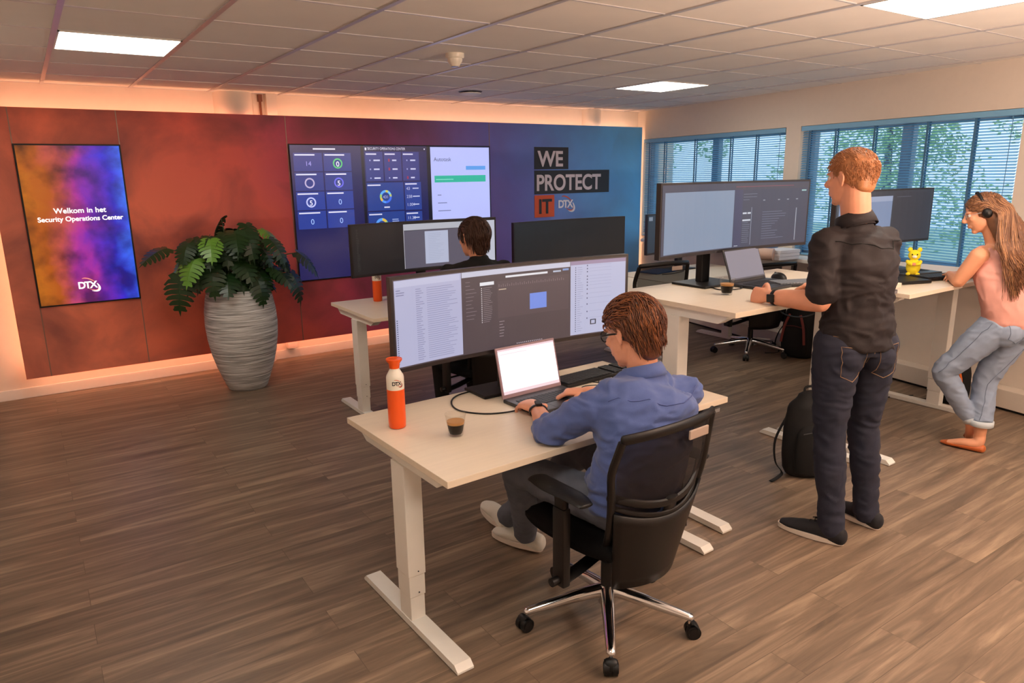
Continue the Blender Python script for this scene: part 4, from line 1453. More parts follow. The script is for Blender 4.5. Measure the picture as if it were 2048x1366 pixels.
def bottle(x, y, z, label, face=0.0):
    t = thing('drink_bottle', label, 'bottle', (x, y, z), face)
    b = MB(); b.lathe([(0, 0), (.030, 0), (.0335, .004), (.0345, .03), (.0345, .158), (0, .158)], n=36, close=False); b.build('lower_body', M['orange'], t, True)
    b = MB(); b.lathe([(.0343, .158), (.0345, .160), (.0345, .205), (.033, .212), (.024, .228), (.0185, .238), (.0185, .243), (0, .243)], n=36, close=False); b.build('upper_body', M['cream'], t, True)
    b = MB(); b.lathe([(0, .241), (.0195, .241), (.0205, .250), (.0215, .260), (.031, .272), (.0315, .277), (.030, .279), (.029, .2775), (0, .278)], n=36, close=False); b.build('cup_lid', M['orange'], t, True)
    # printed mark wrapped around the upper body
    mb = logo(.021, Matrix.Identity(4), M['signdark'], M['signorange'], mat('logo_maroon', (120, 40, 40), .5))
    r = .0351
    out = []
    for p in mb.v:
        a = p.x / r - PI / 2
        out.append(V((r * math.cos(a), r * math.sin(a), .186 + p.y)))
    mb.v = out
    mb.build('bottle_logo', None, t)


bottle(1.105, 2.455, .752, 'orange and white drink bottle standing on the foreground desk', math.radians(-12))
bottle(2.14, 4.99, .79, 'orange and white drink bottle standing on the far desk left of the monitor', math.radians(-12))


def cable(name, label, pts, r=.0028, m=None):
    b = MB(); b.tube(pts, r, n=8, sm=8); o = b.build(name, m or M['black'], smooth='all'); tag(o, label, 'cable')


cable('cable', 'black cable looping from the monitor foot across the foreground desk to the laptop', [(1.66, 2.68, .755), (1.50, 2.66, .755), (1.42, 2.58, .7535), (1.40, 2.47, .7535), (1.47, 2.37, .7535), (1.58, 2.33, .755), (1.63, 2.36, .76)], .0035)
cable('cable', 'thin black cable curled on the foreground desk between laptop and keyboard', [(1.98, 2.44, .753), (2.06, 2.36, .753), (2.12, 2.33, .753), (2.14, 2.38, .753), (2.06, 2.43, .753), (2.0, 2.40, .757), (1.97, 2.33, .753), (2.08, 2.26, .753), (2.2, 2.30, .753)], .0022)
cable('cable', 'thin black mouse cable on the foreground desk near the keyboard front', [(2.12, 2.46, .753), (2.17, 2.40, .753), (2.25, 2.42, .753), (2.24, 2.48, .753), (2.14, 2.44, .756), (2.16, 2.36, .753), (2.22, 2.35, .76)], .0022)
cable('cable', 'short black cable behind the coffee glass on the raised desk', [(3.10, 2.62, 1.108), (3.02, 2.52, 1.104), (3.02, 2.44, 1.104), (3.12, 2.42, 1.106), (3.18, 2.46, 1.11)], .003)
cable('cable', 'black cable hanging from the raised desk in a wide loop behind the standing man', [(3.80, 2.72, 1.06), (3.86, 2.74, .92), (4.02, 2.76, .80), (4.30, 2.76, .76), (4.60, 2.74, .86), (4.72, 2.72, .99)], .004)
cable('cable', 'long black cable hanging from the woman\'s desk down to the floor', [(4.33, 2.30, 1.0), (4.40, 2.34, .85), (4.44, 2.36, .60), (4.50, 2.40, .38), (4.72, 2.50, .15), (5.05, 2.62, .01), (5.25, 2.70, .006), (5.5, 2.6, .006)], .004)
cable('cable', 'thin black cable dropping behind the left leg of the raised desk', [(2.80, 2.72, 1.04), (2.83, 2.70, .8), (2.84, 2.70, .4), (2.86, 2.66, .02), (2.95, 2.6, .006)], .003)

# folder, paper and roll
b = MB(); b.box((-.16, -.11, 0), (.16, .11, .012), bev=.003); tag(b.build('folder', M['bluepl'], loc=(5.12, 4.98, .752), rotz=.15), 'blue folder lying on the far corner desk', 'folder')
cable('cable', 'black cable lying across the far corner desk beside the blue folder', [(5.0, 4.80, .757), (5.1, 4.78, .757), (5.22, 4.80, .757), (5.34, 4.84, .757)], .004)
b = MB()
for i in range(3):
    b.box((-.13 + .006 * i, -.10, .0005 + .03 * i), (.13 + .006 * i, .10, .029 + .03 * i), bev=.004)
o = b.build('paper_stack', M['paper'], loc=(5.72, 4.02, ZS + .001), rotz=-.1); tag(o, 'stack of white paper packs on the window sill by the window pillar', 'paper')
b = MB(); b.tube([(0, 0, .055), (.0, .24, .055)], .055, n=24); o = b.build('paper_roll', mat('kraft_roll', (206, 178, 164), .7), loc=(5.56, 3.98, ZS), rotz=.35, smooth=True); tag(o, 'thick pale roll lying on the window sill beside the paper stack', 'roll')
b = MB(); b.box((-.12, -.09, 0), (.12, .09, .004)); o = b.build('paper_sheet', M['paper'], loc=(5.62, 2.02, ZS + .001), rotz=.2); tag(o, 'white sheet with green marks on the sill right of the woman', 'paper')
b = MB(); b.box((-.02, -.01, .0045), (.02, .0, .005)); b.box((.03, .03, .0045), (.06, .04, .005)); b.build('green_mark', mat('green_ink', (70, 170, 130), .6), o)

# headsets
def headset(x, y, z, rz, label, lean=0.0):
    t = thing('headset', label, 'headset', (x, y, z), rz)
    R_ = Matrix.Rotation(lean, 4, 'X')
    b = MB(); b.tube([R_ @ V((.08 * math.cos(a), 0, .075 + .105 * math.sin(a))) for a in [PI * i / 12 for i in range(13)]], [(.008, .004)] * 13, n=8, sm=2, side=V((0, 1, 0)))
    b.build('headband', M['black'], t, True)
    for s_ in (-1, 1):
        b = MB(); b.tube([R_ @ V((s_ * .085, 0, .055)), R_ @ V((s_ * .062, 0, .055))], [(.033, .04), (.03, .037)], n=20, side=V((0, 1, 0)), dome=True); b.build('ear_cushion', M['black'], t, True)
    b = MB(); b.tube([R_ @ V((-.085, 0, .05)), R_ @ V((-.10, -.05, .06)), R_ @ V((-.11, -.10, .11))], .003, n=8, sm=3); b.ball(R_ @ V((-.11, -.105, .118)), (.007, .007, .014), n=10)
    b.build('microphone_boom', M['black'], t, True)
    return t


headset(4.20, 2.66, 1.16, math.radians(35), 'black headset with microphone standing behind the standing man')
t = thing('headset_stand', 'slim black stand holding the headset behind the standing man', 'stand', (4.20, 2.66, 1.035))
b = MB(); b.lathe([(0, 0), (.05, 0), (.05, .008), (0, .01)], n=24, close=False); b.build('foot_disc', M['black'], t, True)
b = MB(); b.cyl((0, 0, .008), (0, 0, .295), .006); b.build('post', M['black'], t)

# yellow plush (plain eared toy)
t = thing('plush_toy', 'small yellow plush animal sitting on the woman\'s desk', 'toy', (4.665, 2.30, 1.053), math.radians(-60))
b = MB()
b.ball((0, 0, .052), (.042, .036, .052), n=20); b.ball((0, .002, .125), (.036, .032, .034), n=20)
for s_ in (-1, 1):
    b.ball((s_ * .026, -.026, .008), (.014, .024, .010), n=12)
    b.tube([(s_ * .036, -.012, .085), (s_ * .030, -.034, .075), (s_ * .014, -.042, .072)], [.012, .011, .011], n=10, dome=True)
    b.ball((s_ * .027, .002, .160), (.014, .008, .015), n=14)
b.build('plush_body', M['yellow'], t, 'all')
for s_ in (-1, 1):
    b = MB(); b.ball((s_ * .014, -.031, .132), (.004, .003, .005), n=10); b.build('eye', M['black'], t, True)
b = MB(); b.ball((0, -.046, .072), (.016, .006, .010), n=12); b.build('pink_patch', M['rose'], t, True)
b = MB(); b.ball((0, -.032, .118), (.014, .008, .010), n=12); b.build('muzzle', M['cream'], t, True)

# ---------------------------------------------------------------- plant
t = thing('potted_monstera', 'bushy monstera in a tall ribbed grey stone pot against the red wall', 'potted plant', (1.365, 6.02, 0))
b = MB()
prof = [(0, 0.0), (.145, 0), (.158, .012), (.185, .08), (.225, .19), (.255, .30), (.275, .42), (.283, .53), (.278, .64), (.262, .74), (.245, .80), (.238, .815), (.222, .812), (.216, .79), (.216, .74), (0, .74)]
b.lathe(prof, n=64, close=False); b.v = [V((p.x, p.y, p.z * 1.035)) for p in b.v]; b.build('pot', M['pot'], t, 'all')
b = MB(); b.lathe([(0, .775), (.1, .772), (.217, .765)], n=32, close=False); b.build('soil', M['soil'], t, 'all')
rp = random.Random(11)
stems = MB(); lf = MB(); lf.mats = [M['leaf'], M['leafl']]


def leaf(base, d, up, L, m, drop):
    d = d.normalized(); side = d.cross(up).normalized(); nrm = side.cross(d).normalized()
    W = L * .95
    def pt(u, w):   # u along, w across (-1..1 scaled)
        bend = -drop * u * u * L
        return base + d * (u * L) + side * (w * W / 2) + nrm * (bend - abs(w) * .10 * L * (1 - .3 * u))
    nl = 6
    # joined inner blade
    prev = None
    for s_ in (-1, 1):
        # heart lobe at base
        pts = [pt(0, 0), pt(-.10, s_ * .22), pt(-.14, s_ * .5), pt(-.05, s_ * .78), pt(.06, s_ * .55), pt(.12, s_ * .12)]
        lf.add(pts, [(0, 1, 2, 3, 4, 5) if s_ > 0 else (5, 4, 3, 2, 1, 0)], m)
        for i in range(nl):
            u0 = .03 + .88 * i / nl; u1 = .03 + .88 * (i + 1.0) / nl
            wo = (.98, 1.0, .95, .84, .66, .42)[i]
            ut = u1 + .08 - .015 * i
            cut = (.72, .56, .50, .50, .60, .8)[i] * wo
            P = [pt(u0, 0), pt(u0 + .03, s_ * cut), pt(u0 + .07, s_ * wo * .80), pt(ut - .03, s_ * wo), pt(ut, s_ * wo * .88), pt(u1 + .01, s_ * cut), pt(u1, 0)]
            f = [(0, 1, 5, 6), (1, 2, 4, 5), (2, 3, 4)]
            if s_ < 0:
                f = [tuple(reversed(q)) for q in f]
            lf.add(P, f, m)
    lf.add([pt(.9, .09), pt(.9, -.09), pt(1.06, 0)], [(0, 1, 2)], m)


for i in range(84):
    a = rp.uniform(0, 2 * PI)
    el = rp.uniform(.2, 1.25)
    ra = rp.uniform(.13, .36) * (1.15 if abs(math.cos(a)) > .6 else .75)
    top = V((math.cos(a) * ra, math.sin(a) * ra * .78, .84 + rp.uniform(.10, .52) * (1.22 - ra)))
    b0 = V((math.cos(a) * .05, math.sin(a) * .05, .77))
    mid = b0.lerp(top, .55) + V((0, 0, .10))
    stems.tube([b0, mid, top], [.006, .005, .0035], n=6, sm=4)
    out = V((math.cos(a + rp.uniform(-.5, .5)), math.sin(a + rp.uniform(-.5, .5)) - .3, rp.uniform(-1.6, -.5)))
    L = rp.uniform(.15, .24)
    up = V((math.cos(a) * .3, -.35 + .3 * math.sin(a), 1))
    if i in (3, 9, 17, 30):
        leaf(top, out, up, L * .95, M['leafl'], .35)
    else:
        leaf(top, out, up, L, M['leaf'], rp.uniform(.2, .6))
for (x, y, z, dx, dy, dz, L, m) in ((-.34, -.2, 1.12, -.6, -.5, -.7, .22, 'leafl'), (-.22, -.24, 1.27, -.2, -.8, -.6, .2, 'leafl'), (-.44, -.1, .98, -.3, -.3, -1, .27, 'leaf'),
                                    (.10, -.25, .92, .2, -.5, -1, .2, 'leaf'), (.50, -.05, 1.1, .8, -.3, -.6, .25, 'leaf'), (.42, -.1, .93, .5, -.3, -1, .25, 'leaf'), (-.5, 0, 1.2, -1, -.3, -.2, .22, 'leaf')):
    stems.tube([V((x * .1, y * .1, .77)), V((x * .6, y * .6, z * .5 + .5)), V((x, y, z))], [.006, .005, .0035], n=6, sm=4)
    leaf(V((x, y, z)), V((dx, dy, dz)), V((dx * .5, -.5, 1)), L, M[m], .4)
stems.build('stems', M['stem'], t, 'all')
lo = lf.build('leaves', M['leaf'], t)
sd = lo.modifiers.new('solid', 'SOLIDIFY'); sd.thickness = .0012

# ================================================================ BAGS
def backpack(x, y, rz, label, trim=None, s=1.0):
    t = thing('backpack', label, 'backpack', (x, y, 0), rz); t.scale = (s, s, s)
    b = MB()
    b.tube([(0, 0, .05), (0, 0, .16), (0, .01, .30), (0, .02, .42), (0, .025, .485)], [(.155, .095), (.165, .10), (.16, .095), (.14, .08), (.085, .05)], n=28, sm=4, side=V((1, 0, 0)), dome=True)
    o = b.build('main_bag', M['pack'], t, 'all')
    b = MB(); b.tube([(0, -.075, .05), (0, -.085, .15), (0, -.08, .27), (0, -.06, .33)], [(.12, .035), (.13, .045), (.12, .04), (.08, .02)], n=24, sm=3, side=V((1, 0, 0)), dome=True)
    b.build('front_pocket', M['blackcloth'], t, 'all')
    b = MB()
    b.tube([(-.04, .03, .50), (-.03, .04, .54), (.03, .04, .54), (.04, .03, .50)], .008, n=8, sm=4)
    b.build('top_handle', M['pack'], t, True)
    b = MB(); b.tube([(-.12, .06, .36), (-.20, .03, .22), (-.215, -.02, .10), (-.17, -.02, .03), (-.20, -.05, .012), (-.27, -.10, .008)], [(.014, .003)] * 6, n=8, sm=5, side=V((0, 1, 0)))
    b.build('shoulder_strap', M['pack'], t, True)
    b = MB(); b.tube([(-.10, -.118, .30), (0, -.126, .315), (.10, -.118, .30)], .003, n=6, sm=4); b.build('zip', trim or M['dark'], t, True)
    if trim:
        b = MB(); b.tube([(-.05, -.11, .42), (-.09, -.12, .30), (-.11, -.13, .15)], [(.012, .004)] * 3, n=8, sm=4); b.tube([(.05, -.11, .42), (.09, -.12, .30), (.11, -.13, .15)], [(.012, .004)] * 3, n=8, sm=4)
        b.build('trim_strap', trim, t, True)
    return t


backpack(3.55, 2.215, math.radians(-30), 'black backpack standing on the floor against the standing man\'s desk', None, .95)
backpack(5.56, 2.36, math.radians(-75), 'black bag with orange straps on the floor behind the woman\'s legs', M['packo'], .72)
backpack(5.86, 3.86, math.radians(-80), 'dark bag standing against the window wall beyond the raised desk', mat('maroon_trim', (110, 40, 36), .7))


# ================================================================ PEOPLE
def remesh(mb, name, m, voxel, parent=None, smooth_it=6, disp=None, fac=.5):
    me = bpy.data.meshes.new(name)
    me.from_pydata([tuple(v) for v in mb.v], [], mb.f)
    o = bpy.data.objects.new(name, me); col.objects.link(o)
    r = o.modifiers.new('r', 'REMESH'); r.mode = 'VOXEL'; r.voxel_size = voxel; r.use_smooth_shade = True
    s_ = o.modifiers.new('s', 'SMOOTH'); s_.iterations = smooth_it; s_.factor = fac
    dg = bpy.context.evaluated_depsgraph_get()
    nm = bpy.data.meshes.new_from_object(o.evaluated_get(dg))
    bpy.data.objects.remove(o); bpy.data.meshes.remove(me)
    nm.name = name
    if disp:
        N = [v.normal.copy() for v in nm.vertices]
        for v, n_ in zip(nm.vertices, N):
            v.co += n_ * disp(v.co, n_)
    nm.materials.clear(); nm.materials.append(m)
    nm.shade_smooth()
    o = bpy.data.objects.new(name, nm); col.objects.link(o)
    if parent:
        o.parent = parent
    return o


def wrinkle(amp, freq, stretch, seed=0.0, zmin=None, sharp=1.0):
    """folded cloth: ridged noise, stretched"""
    off = V((seed * 3.1, seed * 1.7, seed * 2.3))
    sx, sy, sz = stretch
    def f(p, n_):
        q = V((p.x * sx, p.y * sy, p.z * sz)) * freq + off
        w = noise.noise(q * .5) * 1.2
        a = noise.noise(q + V((w, w, w)))
        b_ = noise.noise(q * 2.3 + V((7, 3, w)))
        r_ = (1 - abs(a) * 2.2) * .7 + b_ * .35
        k = 1.0
        return amp * r_ * k - amp * .3
    return f


def frame(F, U=V((0, 0, 1))):
    F = F.normalized(); Rt = F.cross(U).normalized(); U2 = Rt.cross(F).normalized()
    return F, Rt, U2


def hand(b, W, D, N, T, curl, tc=.6, s=1.0, spread=.16):
    """W wrist, D towards knuckles, N out of the palm, T towards thumb side; curl degrees at the three joints"""
    D = D.normalized(); N = (N - D * N.dot(D)).normalized(); T = (T - D * T.dot(D) - N * T.dot(N)).normalized()
    K = W + D * .088 * s
    b.tube([W - D * .02 * s, W + D * .015 * s, W + D * .05 * s, K], [(.027 * s, .019 * s), (.028 * s, .018 * s), (.038 * s, .0165 * s), (.040 * s, .0135 * s)], n=14, sm=3, side=T, dome=True)
    L = ((.040, .026, .020), (.045, .029, .021), (.041, .027, .020), (.032, .021, .018))
    for i in range(4):
        off = (.030 - .0205 * i) * s
        p = K + T * off - D * (.004 + .004 * abs(i - 1)) * s
        a = spread * (1.2 - i * .8)
        d = (D + T * a * .5).normalized()
        pts = [p]; ang = 0
        for j in range(3):
            ang += math.radians(curl[j] * (1 + .08 * i))
            dd = d * math.cos(ang) + N * math.sin(ang)
            p = p + dd * L[i][j] * s * 1.02
            pts.append(p)
        r = .0088 * s * (1, 1.02, .98, .86)[i]
        b.tube(pts, [r, r * .95, r * .88, r * .72], n=10, sm=3, dome=True)
    base = W + D * .022 * s + T * .024 * s + N * .006 * s
    p1 = base + (D * .55 + T * .75 + N * .25).normalized() * .040 * s
    p2 = p1 + (D * .9 + T * (.45 - tc * .6) + N * (.15 + tc * .35)).normalized() * .032 * s
    p3 = p2 + (D * .9 + T * (.1 - tc * .7) + N * (.2 + tc * .35)).normalized() * .026 * s
    b.tube([base, p1, p2, p3], [.0145 * s, .0115 * s, .0098 * s, .0078 * s], n=10, sm=3, dome=True)


def head_shape(b, C, F, U, s=1.0, female=False):
    F, Rt, U = frame(F, U)
    X = Matrix((Rt.to_4d(), F.to_4d(), U.to_4d(), (0, 0, 0, 1))).transposed()
    X[3][3] = 1
    for i in range(3):
        X[3][i] = 0; X[i][3] = 0
    def P(x, y, z):
        return C + Rt * x * s + F * y * s + U * z * s
    b.ball(P(0, -.012, .034), (.074 * s, .095 * s, .083 * s), X=X, n=28)
    b.ball(P(0, .022, -.025), (.064 * s, .070 * s, .078 * s), X=X, n=24)
    jw = .050 if female else .056
    b.ball(P(0, .030, -.062), (jw * s, .052 * s, .044 * s), X=X, n=20)
    b.ball(P(0, .066, -.090), (.021 * s, .019 * s, .017 * s), X=X, n=14)     # chin
    for q in (-1, 1):
        b.ball(P(q * .036, .062, -.012), (.022 * s, .022 * s, .022 * s), X=X, n=14)   # cheek
        b.ball(P(q * .030, .074, .030), (.024 * s, .014 * s, .008 * s), X=X, n=12)    # brow
        # ear: outer rim and lobe
        e = [P(q * .077, -.004, -.026), P(q * .081, -.012, -.008), P(q * .085, -.016, .014), P(q * .083, -.006, .030), P(q * .078, .008, .024), P(q * .076, .010, .006)]
        b.tube(e, [.0062 * s, .0058 * s, .006 * s, .006 * s, .0052 * s, .004 * s], n=8, sm=3, dome=True)
        b.ball(P(q * .077, -.003, .004), (.006 * s, .014 * s, .024 * s), X=X, n=12)
    b.tube([P(0, .082, .028), P(0, .096, .006), P(0, .110, -.014), P(0, .100, -.024)], [(.009 * s, .008 * s), (.009 * s, .009 * s), (.014 * s, .011 * s), (.012 * s, .006 * s)], n=10, sm=3, side=Rt, dome=True)
    b.tube([P(-.024, .084, -.050), P(0, .093, -.047), P(.024, .084, -.050)], [(.004 * s, .004 * s), (.006 * s, .006 * s), (.004 * s, .004 * s)], n=8, sm=3, dome=True)
    b.tube([P(-.020, .084, -.058), P(0, .092, -.059), P(.020, .084, -.058)], [(.004 * s, .005 * s), (.006 * s, .007 * s), (.004 * s, .005 * s)], n=8, sm=3, dome=True)
    return P, X, (F, Rt, U)


def eyes(P, X, s, parent):
    ew = mat('eye_white', (235, 228, 222), .3); ir = mat('iris', (70, 60, 50), .3)
    for q in (-1, 1):
        b = MB(); b.ball(P(q * .031, .074, .012), (.0115 * s, .0105 * s, .0105 * s), ew, X=X, n=14); b.ball(P(q * .031, .0835, .012), (.005 * s, .0025 * s, .005 * s), ir, X=X, n=10)
        b.build('eye', None, parent, True)


def strands(name, P, parent, m1, m2, roots, flow, nseg, L, r, seed, frac=.25, lift=.004):
    """short hair: tapered locks laid over the head; roots -> list of (x,y,z) local, flow(p)->local direction"""
    rr = random.Random(seed)
    b = MB(); b.mats = [m1, m2]
    for (x, y, z) in roots:
        p = V((x, y, z)); pts = []; k = L * rr.uniform(.6, 1.25)
        for i in range(nseg + 1):
            pts.append(P(p.x, p.y, p.z))
            n_ = V((p.x / .074 ** 2, (p.y + .012) / .098 ** 2, (p.z - .034) / .086 ** 2 * (1 if p.z > .0 else max(0, 1 + p.z * 40)))).normalized()
            d = flow(p) + V((rr.gauss(0, .10), rr.gauss(0, .10), rr.gauss(0, .10)))
            d = d - n_ * d.dot(n_) * .97
            p = p + d.normalized() * k / nseg + n_ * lift * (.8 if i < 2 else -.1)
        b.tube(pts, [r * 1.1, r * 1.2] + [r * (1 - .8 * i / nseg) for i in range(1, nseg)], m=(m2 if rr.random() < frac else m1), n=4)
    return b.build(name, None, parent, 'all')


def scalp(n, seed, hairline):
    rr = random.Random(seed); out = []
    while len(out) < n:
        d = V((rr.gauss(0, 1), rr.gauss(0, 1), rr.gauss(0, 1))).normalized()
        p = V((d.x * .0775, -.012 + d.y * .0985, .034 + d.z * .087))
        if hairline(p):
            out.append((p.x, p.y, p.z))
    return out


def short_hairline(p):
    # p local: y forward, z up
    if p.z > .045:
        return p.y < .075 - max(0, .075 - p.z) * .6
    if p.z > -.01:
        return p.y < -.012 or (p.z > .02 and p.y < .03)
    if p.z > -.055:
        return p.y < -.030
    return False


def hair_cap(P, X, parent, m, s, hairline, grow=.006, disp=None, vox=.0045, k=.96, rad=.013, nape=0.0, cnt=700):
    b = MB()
    # cap built from scalp patches so that it follows the hairline
    pts = scalp(cnt, 3, hairline)
    for (x, y, z) in pts:
        b.ball(P(x * k, y * k, z * k), rad * s, n=8)
    if nape:
        b.tube([P(0, -.062, -.010), P(0, -.062, -.04), P(0, -.058, -nape)], [(.064 * s, .045 * s), (.060 * s, .036 * s), (.046 * s, .026 * s)], n=20, sm=3, side=P(1, 0, 0) - P(0, 0, 0), dome=True)
    return remesh(b, 'hair', m, vox, parent, 12, disp)


def snap_line(bvh, pts, lift=.0015, n=6, ray=None):
    out = []
    for i in range(len(pts) - 1):
        for j in range(n):
            p = V(pts[i]).lerp(V(pts[i + 1]), j / n)
            h = bvh.ray_cast(p - ray * .3, ray) if ray else bvh.find_nearest(p)
            if h[0] is None:
                h = bvh.find_nearest(p)
            out.append(h[0] + h[1] * lift)
    h = bvh.ray_cast(V(pts[-1]) - ray * .3, ray) if ray else bvh.find_nearest(V(pts[-1]))
    if h[0] is None:
        h = bvh.find_nearest(V(pts[-1]))
    out.append(h[0] + h[1] * lift)
    return out


def stitch(obj, name, lines, m, r=.0016, label=None, ray=None):
    me = obj.data
    bvh = BVHTree.FromPolygons([v.co for v in me.vertices], [tuple(p.vertices) for p in me.polygons])
    for i, l in enumerate(lines):
        b = MB()
        b.tube(snap_line(bvh, l, ray=ray), r, n=5)
        b.build(name, m, obj, 'all')


def shoe(name, parent, heel, toe, m, sole_m, h=.075, w=.046, flat=0.0, ankle=None, laces=None):
    heel = V(heel); toe = V(toe); d = (toe - heel); L = d.length; d.normalize()
    side = d.cross(V((0, 0, 1))).normalized(); up = side.cross(d).normalized()
    def Q(u, z, x=0):
        return heel + d * u * L + up * z + side * x
    b = MB()
    b.tube([Q(.02, .040), Q(.15, .042), Q(.35, .046), Q(.58, .040), Q(.80, .030), Q(.97, .024)], [(w * .76, h * .58), (w * .80, h * .60), (w * .78, h * .55), (w * .95, h * .40), (w * .98, h * .30), (w * .58, h * .18)], n=20, sm=4, side=side, dome=True)
    if ankle is not None:
        b.tube([Q(.20, .05), V(ankle)], [(w * .72, w * .85), (w * .68, w * .80)], n=16, sm=2, side=side)
    o = remesh(b, name, m, .0045, parent, 4)
    s_ = MB()
    poly = []
    for i in range(28):
        a = 2 * PI * i / 28
        sa, ca = math.sin(a), math.cos(a)
        u = .5 + .53 * math.copysign(abs(ca) ** .8, ca)
        ww = w * (.80 + .22 * math.sin(PI * min(1, max(0, u)) * .9 - .3)) * math.copysign(abs(sa) ** .62, sa)
        poly.append((u, ww * (1.0 if u > .3 else .9)))
    n = len(poly)
    vs = [Q(u, .001, x) for u, x in poly] + [Q(u, .022, x) for u, x in poly]
    s_.add(vs, [tuple(range(n)), tuple(range(2 * n - 1, n - 1, -1))] + [(i, n + i, n + (i + 1) % n, (i + 1) % n) for i in range(n)])
    s_.build('sole', sole_m, o, True)
    if laces:
        l = MB()
        for k in range(4):
            u = .42 + .08 * k
            l.tube([Q(u, .085 - .022 * k * .7, -.018), Q(u + .02, .093 - .022 * k * .7, 0), Q(u, .085 - .022 * k * .7, .018)], .0022, n=6, sm=3)
        l.tube([Q(.38, .10, 0), Q(.36, .115, .025), Q(.42, .11, .03), Q(.40, .10, 0), Q(.38, .115, -.025), Q(.44, .11, -.03), Q(.40, .10, 0)], .002, n=6, sm=4)
        l.build('laces', laces, o, 'all')
    return o


def lerp(a, b_, t):
    return V(a).lerp(V(b_), t)


# ---------------------------------------------------------------- seated man, blue shirt
def man_blue():
    t = thing('person', 'seated person in a blue shirt with auburn hair and glasses typing on a laptop', 'person', (1.695, 1.86, 0))
    O = V((1.695, 1.86, 0))
    L = lambda x, y, z: V((x, y, z)) - O
    pel = L(1.70, 1.74, .60); wai = L(1.72, 1.715, .74); che = L(1.755, 1.755, .885); nb = L(1.785, 1.785, .992)
    sL = L(1.59, 1.82, .915); sR = L(1.975, 1.76, .915)
    eL = L(1.485, 1.965, .79); wL = L(1.60, 2.195, .797); eR = L(2.03, 1.99, .81); wR = L(1.90, 2.245, .80)
    hd = L(1.768, 1.835, 1.148)
    hF = V((-.18, 1, -.34)); hU = V((-.02, .30, 1))
    hipR = V((1, .02, 0)); shR = (sR - sL).normalized()
    kL = L(1.515, 2.19, .55); kR = L(1.86, 2.20, .55); aL = L(1.70, 2.43, .115); aR = L(1.715, 2.60, .12)
    # body
    b = MB()
    P, X, fr = head_shape(b, hd, hF, hU, 1.08)
    b.tube([nb - V((0, .0, .03)), nb + V((-.0, .01, .03)), P(0, -.018, -.06), P(0, -.015, -.02)], [(.062, .056), (.056, .056), (.056, .060), (.05, .06)], n=20, sm=3, side=shR)
    b.tube([pel, wai, che, nb], [(.13, .09), (.12, .085), (.13, .09), (.06, .05)], n=20, sm=3, side=[hipR, hipR, shR, shR], dome=True)
    for s_, e_, w_ in ((sL, eL, wL), (sR, eR, wR)):
        b.tube([s_, lerp(s_, e_, .5), e_], [.048, .045, .040], n=16, sm=3, dome=True)
        b.tube([e_, lerp(e_, w_, .35), w_], [.042, .040, (.029, .023)], n=16, sm=4, side=V((1, 0, 0)), dome=True)
    hand(b, wL, V((.14, .9, -.04)), V((.10, -.05, -1)), V((1, -.25, 0)), (22, 30, 24), .5, 1.1)
    hand(b, wR, V((-.62, .72, -.08)), V((0, 0, -1)), V((-.75, -.65, 0)), (24, 30, 24), .5, 1.0)
    for q, k_, a_ in ((-1, kL, aL), (1, kR, aR)):
        b.tube([pel + V((q * .085, -.03, -.055)), lerp(pel + V((q * .09, 0, -.05)), k_, .5), k_, a_], [.052, .045, .036, .030], n=14, sm=4)
    body = remesh(b, 'body', M['skin'], .0045, t, 4)
    eyes(P, X, 1.0, t)
    # shirt
    b = MB()
    b.tube([pel + V((0, -.01, -.03)), pel + V((0, -.01, .03)), wai, che + V((0, -.005, 0)), lerp(che, nb, .55), nb + V((0, -.005, -.012))],
           [(.195, .14), (.195, .138), (.192, .138), (.212, .140), (.185, .115), (.084, .072)], n=32, sm=5, side=[hipR, hipR, hipR, shR, shR, shR], dome=True)
    for s_, q in ((sL, -1), (sR, 1)):
        b.tube([nb + shR * q * .045 + V((0, 0, -.022)), lerp(nb, s_, .6) + V((0, 0, -.018)), s_ + V((0, 0, -.008))], [(.062, .05), (.066, .054), (.062, .058)], n=20, sm=3, dome=True)
    for s_, e_, w_ in ((sL, eL, wL), (sR, eR, wR)):
        b.tube([s_ + V((0, -.005, -.01)), lerp(s_, e_, .35), lerp(s_, e_, .7), e_ + V((0, -.004, 0))], [.070, .066, .061, .057], n=20, sm=3, dome=True)
        c_ = lerp(e_, w_, .20)
        b.tube([e_, lerp(e_, w_, .10), c_], [.058, .056, .050], n=20, sm=3)
        b.tube([lerp(e_, w_, .10), lerp(e_, w_, .13), lerp(e_, w_, .25), lerp(e_, w_, .27)], [.050, .056, .054, .047], n=20)
    b.tube([wai + V((.0, .0, -.02)), pel + V((0, .12, -.03))], [(.16, .10), (.165, .08)], n=20, sm=2, side=hipR, dome=True)
    w1 = wrinkle(.0125, 10, (1.0, 1.0, 2.2), 1.3)
    shirt = remesh(b, 'shirt', M['blue'], .0075, t, 5, w1)
    c = MB()
    cF, cR, cU = frame(V((-.05, 1, -.35)), V((0, .35, 1)))
    cc = nb + V((0, .004, .012))
    n = 28; vs = []
    for j, (rz_, rad) in enumerate(((-.022, .074), (.012, .069), (.032, .066), (.030, .074), (.004, .083), (-.016, .086))):
        for i in range(n):
            a = -PI * 1.36 + 2 * PI * .86 * i / (n - 1)
            vs.append(cc + cR * rad * math.cos(a) + cF * rad * .92 * math.sin(a) + cU * rz_)
    c.add(vs, [(j * n + i, j * n + i + 1, (j + 1) * n + i + 1, (j + 1) * n + i) for j in range(5) for i in range(n - 1)])
    co = c.build('collar', M['blue'], shirt, 'all'); sd = co.modifiers.new('s', 'SOLIDIFY'); sd.thickness = .002
    stitch(shirt, 'yoke_seam', [[sL + V((.0, -.07, .03)), che + V((-.02, -.13, .05)), che + V((.06, -.14, .05)), sR + V((0, -.08, .03))]], mat('blue_thread', (70, 84, 140), .8), .0018)
